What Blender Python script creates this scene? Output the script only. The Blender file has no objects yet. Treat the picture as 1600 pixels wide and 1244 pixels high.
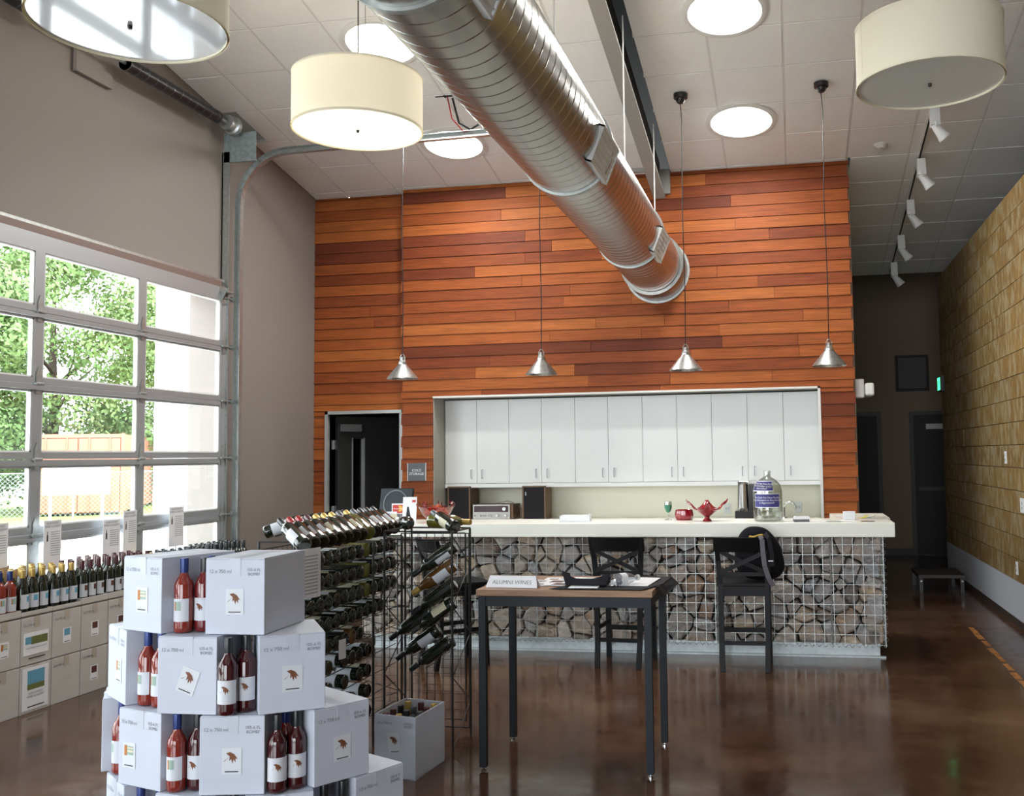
import bpy, bmesh, math, random
from mathutils import Vector, Matrix, noise
random.seed(7)
PI = math.pi
R = math.radians
C = bpy.context.scene.collection

# ------------------------------------------------------------------ camera
cd = bpy.data.cameras.new('camera'); cam = bpy.data.objects.new('camera', cd); C.objects.link(cam)
bpy.context.scene.camera = cam
yaw, pit, rol = R(10.468), R(3.862), R(-0.849)
fw = Vector((-math.sin(yaw)*math.cos(pit), math.cos(yaw)*math.cos(pit), math.sin(pit)))
rt = Vector((math.cos(yaw), math.sin(yaw), 0)); up = rt.cross(fw)
r2 = rt*math.cos(rol) + up*math.sin(rol); u2 = -rt*math.sin(rol) + up*math.cos(rol)
M = Matrix((r2, u2, -fw)).transposed().to_4x4(); M.translation = Vector((0, 0, 1.58))
cam.matrix_world = M
cd.sensor_fit = 'HORIZONTAL'; cd.sensor_width = 36; cd.lens = 36*1538.9/1600
cd.shift_x = (800-951.8)/1600; cd.shift_y = (608.8-622)/1600
cd.clip_start = 0.05; cd.clip_end = 300

# ------------------------------------------------------------------ world, light, exposure
SC = bpy.context.scene
SC.view_settings.view_transform = 'Standard'; SC.view_settings.look = 'None'
SC.view_settings.gamma = 1; SC.view_settings.use_curve_mapping = False
SC.view_settings.exposure = 1.82
w = bpy.data.worlds.new('overcast_sky'); SC.world = w; w.use_nodes = True
bg = w.node_tree.nodes['Background']; bg.inputs[0].default_value = (0.90, 0.95, 1.0, 1); bg.inputs[1].default_value = 2.6
SC.cycles.max_bounces = 10; SC.cycles.diffuse_bounces = 6; SC.cycles.glossy_bounces = 5
SC.cycles.transmission_bounces = 8; SC.cycles.transparent_max_bounces = 16
SC.cycles.sample_clamp_indirect = 6.0
def portal(name, loc, rot, sx, sy):
    l = bpy.data.lights.new(name, 'AREA'); l.shape = 'RECTANGLE'; l.size = sx; l.size_y = sy; l.energy = 10
    l.cycles.is_portal = True
    o = bpy.data.objects.new(name, l); C.objects.link(o); o.location = loc; o.rotation_euler = rot
portal('garage_door_portal', (-5.5, 4.9, 1.57), (0, R(-90), 0), 3.1, 6.7)
portal('shopfront_portal', (-1.6, -7.92, 2.35), (R(90), 0, 0), 6.2, 4.5)
portal('added_door_portal', (-5.5, -2.55, 1.57), (0, R(-90), 0), 3.1, 6.7)  # guides sky light through the added, unseen door opening
def lamp(name, kind, loc, energy, color, size=0.2, rot=None):
    l = bpy.data.lights.new(name, kind); l.energy = energy; l.color = color
    if kind == 'AREA': l.shape = 'DISK'; l.size = size
    else: l.shadow_soft_size = size
    o = bpy.data.objects.new(name, l); C.objects.link(o); o.location = loc
    if rot: o.rotation_euler = rot
    return o

# ------------------------------------------------------------------ materials
MATS = {}
def mat(name, col, rough=0.5, metal=0.0, noise_amt=0.0, nscale=8, col2=None, bump=0.0, bscale=60, emit=None, estr=0, coat=0, alpha=None, spec=None, stretch=None, vary=0):
    m = bpy.data.materials.new(name); m.use_nodes = True; nt = m.node_tree; b = nt.nodes['Principled BSDF']
    b.inputs['Base Color'].default_value = (*col, 1); b.inputs['Roughness'].default_value = rough; b.inputs['Metallic'].default_value = metal
    if spec is not None: b.inputs['Specular IOR Level'].default_value = spec
    if coat: b.inputs['Coat Weight'].default_value = coat; b.inputs['Coat Roughness'].default_value = 0.08
    if emit: b.inputs['Emission Color'].default_value = (*emit, 1); b.inputs['Emission Strength'].default_value = estr
    tc = nt.nodes.new('ShaderNodeTexCoord'); src = tc.outputs['Object']
    if stretch:
        mp = nt.nodes.new('ShaderNodeMapping'); mp.inputs['Scale'].default_value = stretch
        nt.links.new(src, mp.inputs[0]); src = mp.outputs[0]
        if vary:
            oi = nt.nodes.new('ShaderNodeObjectInfo'); mu = nt.nodes.new('ShaderNodeMath'); mu.operation = 'MULTIPLY'; mu.inputs[1].default_value = 37
            nt.links.new(oi.outputs['Random'], mu.inputs[0]); nt.links.new(mu.outputs[0], mp.inputs['Location'])
    if col2 or noise_amt:
        if not col2: col2 = tuple(c*(1-noise_amt) for c in col)
        n = nt.nodes.new('ShaderNodeTexNoise'); n.inputs['Scale'].default_value = nscale; n.inputs['Detail'].default_value = 6
        nt.links.new(src, n.inputs['Vector'])
        r = nt.nodes.new('ShaderNodeValToRGB'); r.color_ramp.elements[0].position = 0.35; r.color_ramp.elements[1].position = 0.65
        r.color_ramp.elements[0].color = (*col2, 1); r.color_ramp.elements[1].color = (*col, 1)
        nt.links.new(n.outputs[0], r.inputs[0]); nt.links.new(r.outputs[0], b.inputs['Base Color'])
    if bump:
        n = nt.nodes.new('ShaderNodeTexNoise'); n.inputs['Scale'].default_value = bscale; nt.links.new(src, n.inputs['Vector'])
        bp = nt.nodes.new('ShaderNodeBump'); bp.inputs['Strength'].default_value = bump; bp.inputs['Distance'].default_value = 0.01
        nt.links.new(n.outputs[0], bp.inputs['Height']); nt.links.new(bp.outputs[0], b.inputs['Normal'])
    MATS[name] = m
    return m
def ramp_random(name, stops, grain, gscale, rough, bump=0.2, stretch=(1, 1, 1), rough2=None, gdetail=6, glo=0.7, ghi=1.15, cells=None):
    """colour picked per object, modulated by a stretched grain noise"""
    m = bpy.data.materials.new(name); m.use_nodes = True; nt = m.node_tree; b = nt.nodes['Principled BSDF']
    b.inputs['Roughness'].default_value = rough
    oi = nt.nodes.new('ShaderNodeObjectInfo'); cr = nt.nodes.new('ShaderNodeValToRGB'); cr.color_ramp.interpolation = 'LINEAR'
    e = cr.color_ramp.elements
    while len(e) < len(stops): e.new(0.5)
    for i, (p, c) in enumerate(stops): e[i].position = p; e[i].color = (*c, 1)
    nt.links.new(oi.outputs['Random'], cr.inputs[0])
    tc = nt.nodes.new('ShaderNodeTexCoord'); mp = nt.nodes.new('ShaderNodeMapping'); mp.inputs['Scale'].default_value = stretch
    mu = nt.nodes.new('ShaderNodeMath'); mu.operation = 'MULTIPLY'; mu.inputs[1].default_value = 53
    nt.links.new(oi.outputs['Random'], mu.inputs[0]); nt.links.new(mu.outputs[0], mp.inputs['Location'])
    nt.links.new(tc.outputs['Object'], mp.inputs[0])
    n = nt.nodes.new('ShaderNodeTexNoise'); n.inputs['Scale'].default_value = gscale; n.inputs['Detail'].default_value = gdetail; n.inputs['Distortion'].default_value = 0.6
    nt.links.new(mp.outputs[0], n.inputs['Vector'])
    gr = nt.nodes.new('ShaderNodeMapRange'); gr.inputs[1].default_value = 0.3; gr.inputs[2].default_value = 0.7
    gr.inputs[3].default_value = glo; gr.inputs[4].default_value = ghi
    nt.links.new(n.outputs[0], gr.inputs[0])
    mx = nt.nodes.new('ShaderNodeVectorMath'); mx.operation = 'SCALE'
    nt.links.new(cr.outputs[0], mx.inputs[0]); nt.links.new(gr.outputs[0], mx.inputs['Scale'])
    out = mx.outputs[0]
    if grain:
        n2 = nt.nodes.new('ShaderNodeTexNoise'); n2.inputs['Scale'].default_value = gscale*0.35; n2.inputs['Detail'].default_value = 4
        nt.links.new(mp.outputs[0], n2.inputs['Vector'])
        r2_ = nt.nodes.new('ShaderNodeMapRange'); r2_.inputs[1].default_value = 0.45; r2_.inputs[2].default_value = 0.62
        nt.links.new(n2.outputs[0], r2_.inputs[0])
        mm = nt.nodes.new('ShaderNodeMix'); mm.data_type = 'RGBA'; mm.inputs[7].default_value = (*grain, 1)
        nt.links.new(r2_.outputs[0], mm.inputs[0]); nt.links.new(out, mm.inputs[6]); out = mm.outputs[2]
    nt.links.new(out, b.inputs['Base Color'])
    if bump:
        bp = nt.nodes.new('ShaderNodeBump'); bp.inputs['Strength'].default_value = bump; bp.inputs['Distance'].default_value = 0.01
        nt.links.new(n.outputs[0], bp.inputs['Height']); nt.links.new(bp.outputs[0], b.inputs['Normal'])
    MATS[name] = m
    return m
def thin_glass(name, tint, gloss=0.12, rough=0.02):
    """thin glass: clear with a fresnel sheen"""
    m = bpy.data.materials.new(name); m.use_nodes = True; nt = m.node_tree
    for n in list(nt.nodes):
        if n.type != 'OUTPUT_MATERIAL': nt.nodes.remove(n)
    out = [n for n in nt.nodes if n.type == 'OUTPUT_MATERIAL'][0]
    t = nt.nodes.new('ShaderNodeBsdfTransparent'); t.inputs[0].default_value = (*tint, 1)
    g = nt.nodes.new('ShaderNodeBsdfGlossy'); g.inputs['Roughness'].default_value = rough
    f = nt.nodes.new('ShaderNodeLayerWeight'); f.inputs[0].default_value = 0.5
    p5 = nt.nodes.new('ShaderNodeMath'); p5.operation = 'POWER'; p5.inputs[1].default_value = 5
    nt.links.new(f.outputs['Facing'], p5.inputs[0])
    a = nt.nodes.new('ShaderNodeMath'); a.operation = 'MULTIPLY_ADD'; a.inputs[1].default_value = 1-gloss; a.inputs[2].default_value = gloss
    a.use_clamp = True
    nt.links.new(p5.outputs[0], a.inputs[0])
    mx = nt.nodes.new('ShaderNodeMixShader'); nt.links.new(a.outputs[0], mx.inputs[0])
    nt.links.new(t.outputs[0], mx.inputs[1]); nt.links.new(g.outputs[0], mx.inputs[2]); nt.links.new(mx.outputs[0], out.inputs[0])
    MATS[name] = m
    return m
mat('wall_paint', (0.245, 0.215, 0.195), 0.7, bump=0.03, bscale=120)
mat('far_paint', (0.27, 0.20, 0.14), 0.8)
mat('white_paint', (0.78, 0.80, 0.80), 0.55)
mat('cream_paint', (0.90, 0.88, 0.74), 0.5)
mat('recess_grey', (0.40, 0.39, 0.35), 0.6)
mat('cabinet_white', (0.80, 0.815, 0.80), 0.35)
mat('counter_white', (0.84, 0.84, 0.76), 0.3)
mat('tile_white', (0.83, 0.82, 0.80), 0.9, bump=0.25, bscale=90, noise_amt=0.03, nscale=40)
mat('grid_white', (0.66, 0.65, 0.63), 0.5)
mat('dark_void', (0.012, 0.012, 0.012), 0.9)  # near-black colour in place of the shade inside plenum, slot, hole and rock gaps
mat('beam_grey', (0.30, 0.29, 0.27), 0.5)
mat('beam_dark', (0.03, 0.028, 0.026), 0.6)
mat('galvanised', (0.50, 0.53, 0.52), 0.38, 0.85, noise_amt=0.18, nscale=30)
mat('galv_dull', (0.42, 0.50, 0.50), 0.5, 0.6, noise_amt=0.25, nscale=25)
mat('galv_light', (0.66, 0.72, 0.74), 0.5, 0.35, noise_amt=0.15, nscale=25)
mat('aluminium', (0.40, 0.42, 0.44), 0.45, 0.6)
mat('reflection_brown', (0.20, 0.14, 0.12), 0.5, 0.2)
mat('duct_metal', (0.47, 0.47, 0.445), 0.27, 0.95, noise_amt=0.15, nscale=4, bump=0.01, bscale=25)
mat('shade_cream', (0.86, 0.80, 0.62), 0.8)
mat('shade_lit', (0.86, 0.80, 0.62), 0.8, emit=(1.0, 0.86, 0.6), estr=0.10)
mat('diffuser_lit', (0.95, 0.93, 0.85), 0.35, emit=(1.0, 0.93, 0.78), estr=0.42)
mat('diffuser_off', (0.72, 0.72, 0.68), 0.35)
mat('diffuser_gloss', (0.70, 0.72, 0.76), 0.04, spec=1.0, coat=1.0)
mat('skylight_glow', (1, 1, 1), 0.5, emit=(1.0, 0.99, 0.96), estr=3.0)
mat('black_plastic', (0.012, 0.012, 0.013), 0.35)
mat('black_cord', (0.01, 0.01, 0.01), 0.5)
mat('spun_zinc', (0.62, 0.62, 0.61), 0.33, 0.9, noise_amt=0.35, nscale=60)
mat('black_wire', (0.010, 0.010, 0.010), 0.4)
mat('black_wood', (0.007, 0.007, 0.008), 0.45, spec=0.2)
mat('steel_blueblack', (0.016, 0.020, 0.025), 0.5, spec=0.22)
mat('table_wood', (0.30, 0.165, 0.085), 0.45, col2=(0.20, 0.10, 0.05), nscale=6, stretch=(1, 12, 12))
mat('paper', (0.82, 0.83, 0.86), 0.7)
mat('card_white', (0.53, 0.57, 0.66), 0.62, noise_amt=0.03, nscale=6)
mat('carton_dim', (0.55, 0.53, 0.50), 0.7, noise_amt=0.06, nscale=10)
mat('carton_inside', (0.30, 0.20, 0.12), 0.8)
mat('clear_tape', (0.50, 0.54, 0.62), 0.35)
mat('ink_light', (0.42, 0.43, 0.46), 0.6)
mat('kraft_tape', (0.45, 0.40, 0.33), 0.4)
mat('ink', (0.17, 0.18, 0.21), 0.6)
mat('ink_dark', (0.02, 0.02, 0.02), 0.6)
mat('leaf_print', (0.16, 0.055, 0.02), 0.6)
mat('sand_print', (0.72, 0.62, 0.45), 0.6)
mat('sea_print', (0.13, 0.35, 0.50), 0.6)
mat('green_print', (0.14, 0.17, 0.05), 0.6)
mat('teal_print', (0.30, 0.42, 0.36), 0.6)
mat('orange_print', (0.45, 0.16, 0.03), 0.6)
mat('brown_print', (0.10, 0.035, 0.02), 0.6)
mat('label_white', (0.62, 0.65, 0.70), 0.6)
mat('label_cream', (0.62, 0.58, 0.42), 0.6)
mat('rose_wine', (0.21, 0.022, 0.012), 0.06, coat=0.6)
mat('deep_rose_wine', (0.13, 0.008, 0.010), 0.06, coat=0.6)
mat('red_wine', (0.045, 0.004, 0.006), 0.06, coat=0.6)
mat('dark_glass', (0.010, 0.014, 0.008), 0.06, coat=0.6)
mat('olive_glass', (0.13, 0.13, 0.02), 0.08, coat=0.6)
mat('amber_glass', (0.10, 0.045, 0.01), 0.08, coat=0.6)
mat('cap_blue', (0.02, 0.04, 0.17), 0.3, 0.3)
mat('cap_black', (0.015, 0.018, 0.02), 0.3)
mat('cap_gold', (0.52, 0.36, 0.10), 0.35, 0.4)
mat('cap_maroon', (0.075, 0.015, 0.02), 0.3)
mat('cap_red', (0.35, 0.01, 0.015), 0.3)
mat('cap_grey', (0.07, 0.075, 0.08), 0.3)
mat('red_art_glass', (0.25, 0.006, 0.015), 0.05, coat=1.0)
mat('green_art_glass', (0.04, 0.20, 0.12), 0.1)
mat('purple_print', (0.045, 0.04, 0.22), 0.5)
mat('white_print', (0.85, 0.85, 0.88), 0.5)
mat('walnut', (0.16, 0.09, 0.045), 0.5)
mat('speaker_cloth', (0.012, 0.010, 0.012), 0.9)
mat('receiver_silver', (0.42, 0.40, 0.38), 0.35, 0.6)
mat('receiver_dial', (0.06, 0.03, 0.04), 0.2)
mat('bag_black', (0.008, 0.007, 0.010), 0.8, spec=0.15, bump=0.3, bscale=30)
mat('bag_grey', (0.13, 0.12, 0.14), 0.8)
mat('bag_yellow', (0.60, 0.38, 0.06), 0.7)
mat('cloth_black', (0.016, 0.016, 0.020), 0.8, spec=0.2)
mat('sign_grey', (0.10, 0.11, 0.12), 0.5)
mat('door_dark', (0.030, 0.032, 0.030), 0.5)
mat('door_brown', (0.018, 0.014, 0.012), 0.6)
mat('room_dark', (0.02, 0.022, 0.022), 0.9)
mat('frame_grey', (0.42, 0.43, 0.42), 0.4, 0.3)
mat('blue_card', (0.12, 0.26, 0.62), 0.4)
mat('card_red', (0.55, 0.03, 0.02), 0.4)
mat('card_yellow', (0.75, 0.40, 0.04), 0.4)
mat('candy', (0.55, 0.09, 0.03), 0.35)
mat('exit_green', (0.0, 0.3, 0.08), 0.5, emit=(0.05, 1.0, 0.3), estr=0.9)
mat('band_grey', (0.52, 0.56, 0.62), 0.5)
mat('base_dark', (0.05, 0.04, 0.035), 0.5)
mat('concrete_out', (0.84, 0.84, 0.82), 0.9, noise_amt=0.1, nscale=0.6)
mat('grass', (0.22, 0.34, 0.08), 0.9, col2=(0.35, 0.42, 0.12), nscale=2)
mat('leaf_a', (0.20, 0.30, 0.115), 0.8, col2=(0.11, 0.20, 0.06), nscale=0.5)
mat('leaf_b', (0.32, 0.41, 0.19), 0.8, col2=(0.20, 0.31, 0.10), nscale=0.5)
mat('bark', (0.06, 0.045, 0.035), 0.9)
mat('container_red', (0.50, 0.19, 0.13), 0.7)
mat('exterior_white', (0.72, 0.74, 0.78), 0.6)
mat('orange_paint', (0.45, 0.18, 0.03), 0.5, col2=(0.10, 0.05, 0.03), nscale=12)
mat('orange_glass', (0.45, 0.10, 0.03), 0.3)
mat('yellow_note', (0.65, 0.60, 0.12), 0.6)
mat('teal_note', (0.15, 0.45, 0.42), 0.6)
mat('chrome', (0.7, 0.7, 0.7), 0.12, 1.0)
mat('smoke_white', (0.7, 0.69, 0.66), 0.5)
mat('floor_edge', (0.1, 0.1, 0.1), 0.5)
thin_glass('pane_glass', (0.97, 0.99, 0.98), 0.05)
thin_glass('clear_glass', (0.86, 0.88, 0.86), 0.16)
thin_glass('pink_glass', (0.85, 0.48, 0.42), 0.16)
thin_glass('plastic_wrap', (0.80, 0.82, 0.85), 0.22, 0.1)
ramp_random('cedar', [(0.0, (0.13, 0.026, 0.009)), (0.14, (0.20, 0.042, 0.011)), (0.35, (0.28, 0.066, 0.014)), (0.7, (0.34, 0.088, 0.018)), (1.0, (0.40, 0.118, 0.026))],
            None, 9, 0.6, 0.15, (0.35, 8, 8), glo=0.62, ghi=1.12, gdetail=9)
MATS['cedar'].node_tree.nodes['Principled BSDF'].inputs['Specular IOR Level'].default_value = 0.25
ramp_random('strand_foam', [(0.0, (0.23, 0.135, 0.036)), (0.5, (0.26, 0.155, 0.042)), (1.0, (0.285, 0.175, 0.052))],
            (0.31, 0.245, 0.135), 19, 0.8, 0.3, (1, 1.4, 0.8), glo=0.68, ghi=1.12, gdetail=10)
ramp_random('gabion_rock', [(0.0, (0.14, 0.125, 0.12)), (0.14, (0.30, 0.235, 0.19)), (0.28, (0.58, 0.47, 0.35)), (0.42, (0.30, 0.31, 0.33)), (0.58, (0.52, 0.51, 0.51)), (0.72, (0.64, 0.52, 0.37)), (0.84, (0.36, 0.22, 0.15)), (1.0, (0.66, 0.62, 0.57))],
            (0.36, 0.32, 0.29), 11, 0.85, 0.9, (1, 1, 2.2), glo=0.45, ghi=1.25)
# stained concrete floor
def floor_mat():
    m = bpy.data.materials.new('stained_concrete'); m.use_nodes = True; nt = m.node_tree; b = nt.nodes['Principled BSDF']
    tc = nt.nodes.new('ShaderNodeTexCoord')
    n1 = nt.nodes.new('ShaderNodeTexNoise'); n1.inputs['Scale'].default_value = 0.9; n1.inputs['Detail'].default_value = 7; n1.inputs['Roughness'].default_value = 0.62
    n2 = nt.nodes.new('ShaderNodeTexNoise'); n2.inputs['Scale'].default_value = 7; n2.inputs['Detail'].default_value = 5
    nt.links.new(tc.outputs['Object'], n1.inputs['Vector']); nt.links.new(tc.outputs['Object'], n2.inputs['Vector'])
    r = nt.nodes.new('ShaderNodeValToRGB'); e = r.color_ramp.elements
    e[0].position = 0.3; e[0].color = (0.030, 0.013, 0.008, 1); e[1].position = 0.72; e[1].color = (0.15, 0.088, 0.052, 1)
    k = e.new(0.5); k.color = (0.075, 0.034, 0.018, 1)
    nt.links.new(n1.outputs[0], r.inputs[0])
    mm = nt.nodes.new('ShaderNodeMix'); mm.data_type = 'RGBA'; mm.blend_type = 'OVERLAY'; mm.inputs[0].default_value = 0.35
    nt.links.new(r.outputs[0], mm.inputs[6]); nt.links.new(n2.outputs[0], mm.inputs[7]); nt.links.new(mm.outputs[2], b.inputs['Base Color'])
    q = nt.nodes.new('ShaderNodeMapRange'); q.inputs[1].default_value = 0.3; q.inputs[2].default_value = 0.7; q.inputs[3].default_value = 0.09; q.inputs[4].default_value = 0.2
    nt.links.new(n2.outputs[0], q.inputs[0]); nt.links.new(q.outputs[0], b.inputs['Roughness'])
    b.inputs['Specular IOR Level'].default_value = 0.55
    return m
MATS['floor'] = floor_mat()

# ------------------------------------------------------------------ mesh helpers
class MB:
    def __init__(s): s.v = []; s.f = []; s.m = []; s.mi = 0; s.T = None
    def add(s, vs, fs):
        k = len(s.v)
        if s.T is not None: vs = [tuple(s.T @ Vector(p)) for p in vs]
        s.v += [tuple(p) for p in vs]; s.f += [[i+k for i in f] for f in fs]; s.m += [s.mi]*len(fs); return s
    def box(s, x0, x1, y0, y1, z0, z1):
        return s.add([(x0,y0,z0),(x1,y0,z0),(x1,y1,z0),(x0,y1,z0),(x0,y0,z1),(x1,y0,z1),(x1,y1,z1),(x0,y1,z1)],
                     [(0,3,2,1),(4,5,6,7),(0,1,5,4),(1,2,6,5),(2,3,7,6),(3,0,4,7)])
    def hexa(s, b, t):
        return s.add(list(b)+list(t), [(0,3,2,1),(4,5,6,7),(0,1,5,4),(1,2,6,5),(2,3,7,6),(3,0,4,7)])
    def quad(s, *p): return s.add(p, [tuple(range(len(p)))])
    def tube(s, pts, r, n=6, caps=True, closed=False):
        pts = [Vector(p) for p in pts]; N = len(pts); rs = r if isinstance(r, (list, tuple)) else [r]*N
        vs = []; prev = None
        for i, p in enumerate(pts):
            if closed: d = pts[(i+1) % N]-pts[i-1]
            else: d = pts[min(i+1, N-1)]-pts[max(i-1, 0)]
            if d.length < 1e-9: d = Vector((0,0,1))
            d.normalize()
            if prev is None:
                a = Vector((0,0,1)) if abs(d.z) < 0.9 else Vector((1,0,0)); a = (a-d*a.dot(d)).normalized()
            else:
                a = prev-d*prev.dot(d); a = a.normalized() if a.length > 1e-6 else d.orthogonal().normalized()
            prev = a; b = d.cross(a)
            for k in range(n):
                t = 2*PI*k/n+PI/n; vs.append(p+(a*math.cos(t)+b*math.sin(t))*rs[i])
        fs = []
        for i in range(N if closed else N-1):
            j = (i+1) % N
            for k in range(n): fs.append((i*n+k, i*n+(k+1) % n, j*n+(k+1) % n, j*n+k))
        if caps and not closed: fs.append(tuple(range(n-1, -1, -1))); fs.append(tuple((N-1)*n+k for k in range(n)))
        return s.add(vs, fs)
    def bar(s, a, b, w, h, upv=(0,0,1)):
        a, b = Vector(a), Vector(b); d = (b-a).normalized(); u = Vector(upv); u = (u-d*u.dot(d))
        u = u.normalized() if u.length > 1e-6 else d.orthogonal().normalized(); r = d.cross(u)
        q = [(-1,-1),(1,-1),(1,1),(-1,1)]
        return s.hexa([a+r*x*w/2+u*y*h/2 for x, y in q], [b+r*x*w/2+u*y*h/2 for x, y in q])
    def lathe(s, prof, n=16, c=(0,0,0), cap=True):
        vs = []; fs = []; P = len(prof)
        for k in range(n):
            t = 2*PI*k/n
            for r, z in prof: vs.append((c[0]+r*math.cos(t), c[1]+r*math.sin(t), c[2]+z))
        for k in range(n):
            j = (k+1) % n
            for i in range(P-1): fs.append((k*P+i, j*P+i, j*P+i+1, k*P+i+1))
        if cap:
            if prof[0][0] > 1e-5: fs.append(tuple(k*P for k in range(n-1, -1, -1)))
            if prof[-1][0] > 1e-5: fs.append(tuple(k*P+P-1 for k in range(n)))
        return s.add(vs, fs)
    def prism(s, poly, z0, z1):
        n = len(poly)
        return s.add([(x,y,z0) for x,y in poly]+[(x,y,z1) for x,y in poly],
                     [tuple(range(n-1,-1,-1)), tuple(range(n,2*n))]+[(i,(i+1)%n,n+(i+1)%n,n+i) for i in range(n)])
    def mesh(s, name, mats, smooth=False):
        me = bpy.data.meshes.new(name); me.from_pydata(s.v, [], s.f)
        for m in (mats if isinstance(mats, (list, tuple)) else [mats]): me.materials.append(MATS[m] if isinstance(m, str) else m)
        if max(s.m, default=0): me.polygons.foreach_set('material_index', s.m)
        if smooth:
            me.polygons.foreach_set('use_smooth', [True]*len(me.polygons))
            if smooth != 'all': me.set_sharp_from_angle(angle=R(40))
        me.update(); return me
def link(name, me, parent=None, loc=None, rot=None, kind=None, label=None):
    o = bpy.data.objects.new(name, me); C.objects.link(o)
    if parent: o.parent = parent
    if loc is not None: o.location = loc
    if rot is not None: o.rotation_euler = rot
    if kind: o['kind'] = kind
    if label: o['label'] = label
    return o
def part(name, mb, m, parent=None, smooth=False, bevel=0, **k):
    o = link(name, mb.mesh(name, m, smooth), parent, **k)
    if bevel: b = o.modifiers.new('bevel', 'BEVEL'); b.width = bevel; b.segments = 2; b.limit_method = 'ANGLE'
    return o
def tag(o, label, cat, group=None):
    o['label'] = label; o['category'] = cat
    if group: o['group'] = group
    return o
def thing(name, label, cat, loc=(0,0,0), rot=(0,0,0), group=None):
    if isinstance(rot, (int, float)): rot = (0,0,rot)
    o = bpy.data.objects.new(name, None); C.objects.link(o); o.location = loc; o.rotation_euler = rot; o.empty_display_size = 0.05
    return tag(o, label, cat, group)
def struct(name, mb, m, **k): return part(name, mb, m, kind='structure', **k)
def copy_tree(o, parent=None):
    c = o.copy(); C.objects.link(c)
    if parent: c.parent = parent
    for ch in list(o.children): copy_tree(ch, c)
    return c
def text(name, body, size, m, parent, loc, rot, align='LEFT', squash=1.0):
    cu = bpy.data.curves.new(name, 'FONT'); cu.body = body; cu.size = size; cu.align_x = align; cu.resolution_u = 2; cu.extrude = 0
    t = bpy.data.objects.new(name+'_tmp', cu); C.objects.link(t)
    dg = bpy.context.evaluated_depsgraph_get(); dg.update()
    me = bpy.data.meshes.new_from_object(t.evaluated_get(dg)); bpy.data.objects.remove(t)
    me.materials.clear(); me.materials.append(MATS[m])
    o = link(name, me, parent, loc, rot); o.scale = (squash, 1, 1)
    return o

# ------------------------------------------------------------------ room shell
XL, XR, YB, YS, YF = -5.23, 1.95, 10.1, 10.19, 15.8
SL = 0.175
def cz(y): return 4.54 - SL*(y-10.1)
NY = -8.0
mb = MB(); mb.box(XL-0.3, 5.0, NY-0.2, 16.2, -0.12, 0.0); struct('floor', mb, 'floor')
# left wall with the garage door opening, plus an added unseen one for daylight
mb = MB()
mb.box(XL-0.3, XL, 8.31, 10.3, 0, cz(8.31)+0.4); mb.box(XL-0.3, XL, 0.8, 1.62, 0, cz(0.8)+0.1); mb.box(XL-0.3, XL, NY, -5.9, 0, cz(NY)+0.1); mb.hexa([(XL-0.3,-5.9,3.17),(XL,-5.9,3.17),(XL,0.8,3.17),(XL-0.3,0.8,3.17)],[(XL-0.3,-5.9,cz(-5.9)+0.1),(XL,-5.9,cz(-5.9)+0.1),(XL,0.8,cz(0.8)+0.1),(XL-0.3,0.8,cz(0.8)+0.1)])
mb.hexa([(XL-0.3,1.62,3.17),(XL,1.62,3.17),(XL,8.31,3.17),(XL-0.3,8.31,3.17)],
        [(XL-0.3,1.62,cz(1.62)+0.1),(XL,1.62,cz(1.62)+0.1),(XL,8.31,cz(8.31)+0.1),(XL-0.3,8.31,cz(8.31)+0.1)])
struct('wall_left', mb, 'wall_paint')
# wall behind the photographer, its tall shop front windows enlarged to brighten the room
mb = MB(); zt = cz(NY)+0.1
mb.box(XL-0.3, -4.8, NY-0.2, NY, 0, zt); mb.box(1.5, 5.0, NY-0.2, NY, 0, zt); mb.box(-4.8, 1.5, NY-0.2, NY, 4.6, zt); mb.box(-4.8, 1.5, NY-0.2, NY, 0, 0.1)
for x in (-3.2, -1.6, 0.0): mb.box(x-0.05, x+0.05, NY-0.2, NY, 0.1, 4.6)
mb.box(-4.8, 1.5, NY-0.15, NY-0.05, 2.4, 2.48)
struct('wall_front', mb, 'wall_paint')
mb = MB(); mb.box(XR+2.9, XR+3.05, NY, 16.0, 0, 6.9); struct('wall_side', mb, 'far_paint')
mb = MB(); mb.box(0.62, 5.0, YF, YF+0.2, 0, 4.6); mb.box(0.60, 0.64, YB+0.05, YF, 0, 4.7); struct('wall_far', mb, 'far_paint')
mb = MB(); mb.box(0.64, 4.9, YF-0.02, YF, 0, 0.1); struct('baseboard_far', mb, 'base_dark')

# ceiling: tiles on a sloped grid, plenum above
PX, PYT = 0.605, 0.59
cl = struct('ceiling', (lambda b: (b.hexa([(XL-0.3,NY-0.2,cz(NY-0.2)+0.25),(5,NY-0.2,cz(NY-0.2)+0.25),(5,16,cz(16)+0.9),(XL-0.3,16,cz(16)+0.9)],
      [(XL-0.3,NY-0.2,cz(NY-0.2)+0.35),(5,NY-0.2,cz(NY-0.2)+0.35),(5,16,cz(16)+1.0),(XL-0.3,16,cz(16)+1.0)]), b)[1])(MB()), 'dark_void')
def ctile(x0, x1, y0, y1, z=0.0, t=0.012, g=0.0, b=None):
    b = b or MB()
    return b.hexa([(x0+g,y0+g,cz(y0+g)+z),(x1-g,y0+g,cz(y0+g)+z),(x1-g,y1-g,cz(y1-g)+z),(x0+g,y1-g,cz(y1-g)+z)],
                  [(x0+g,y0+g,cz(y0+g)+z+t),(x1-g,y0+g,cz(y0+g)+z+t),(x1-g,y1-g,cz(y1-g)+z+t),(x0+g,y1-g,cz(y1-g)+z+t)])
BX0, BX1 = -1.365, -1.185                       # slot for the beam
xs = [0.013+PX*k for k in range(-9, 9)]
ys = [9.458+PYT*k for k in range(-30, 8)]
grid = MB(); far_tiles = MB(); ntile = 0
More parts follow.
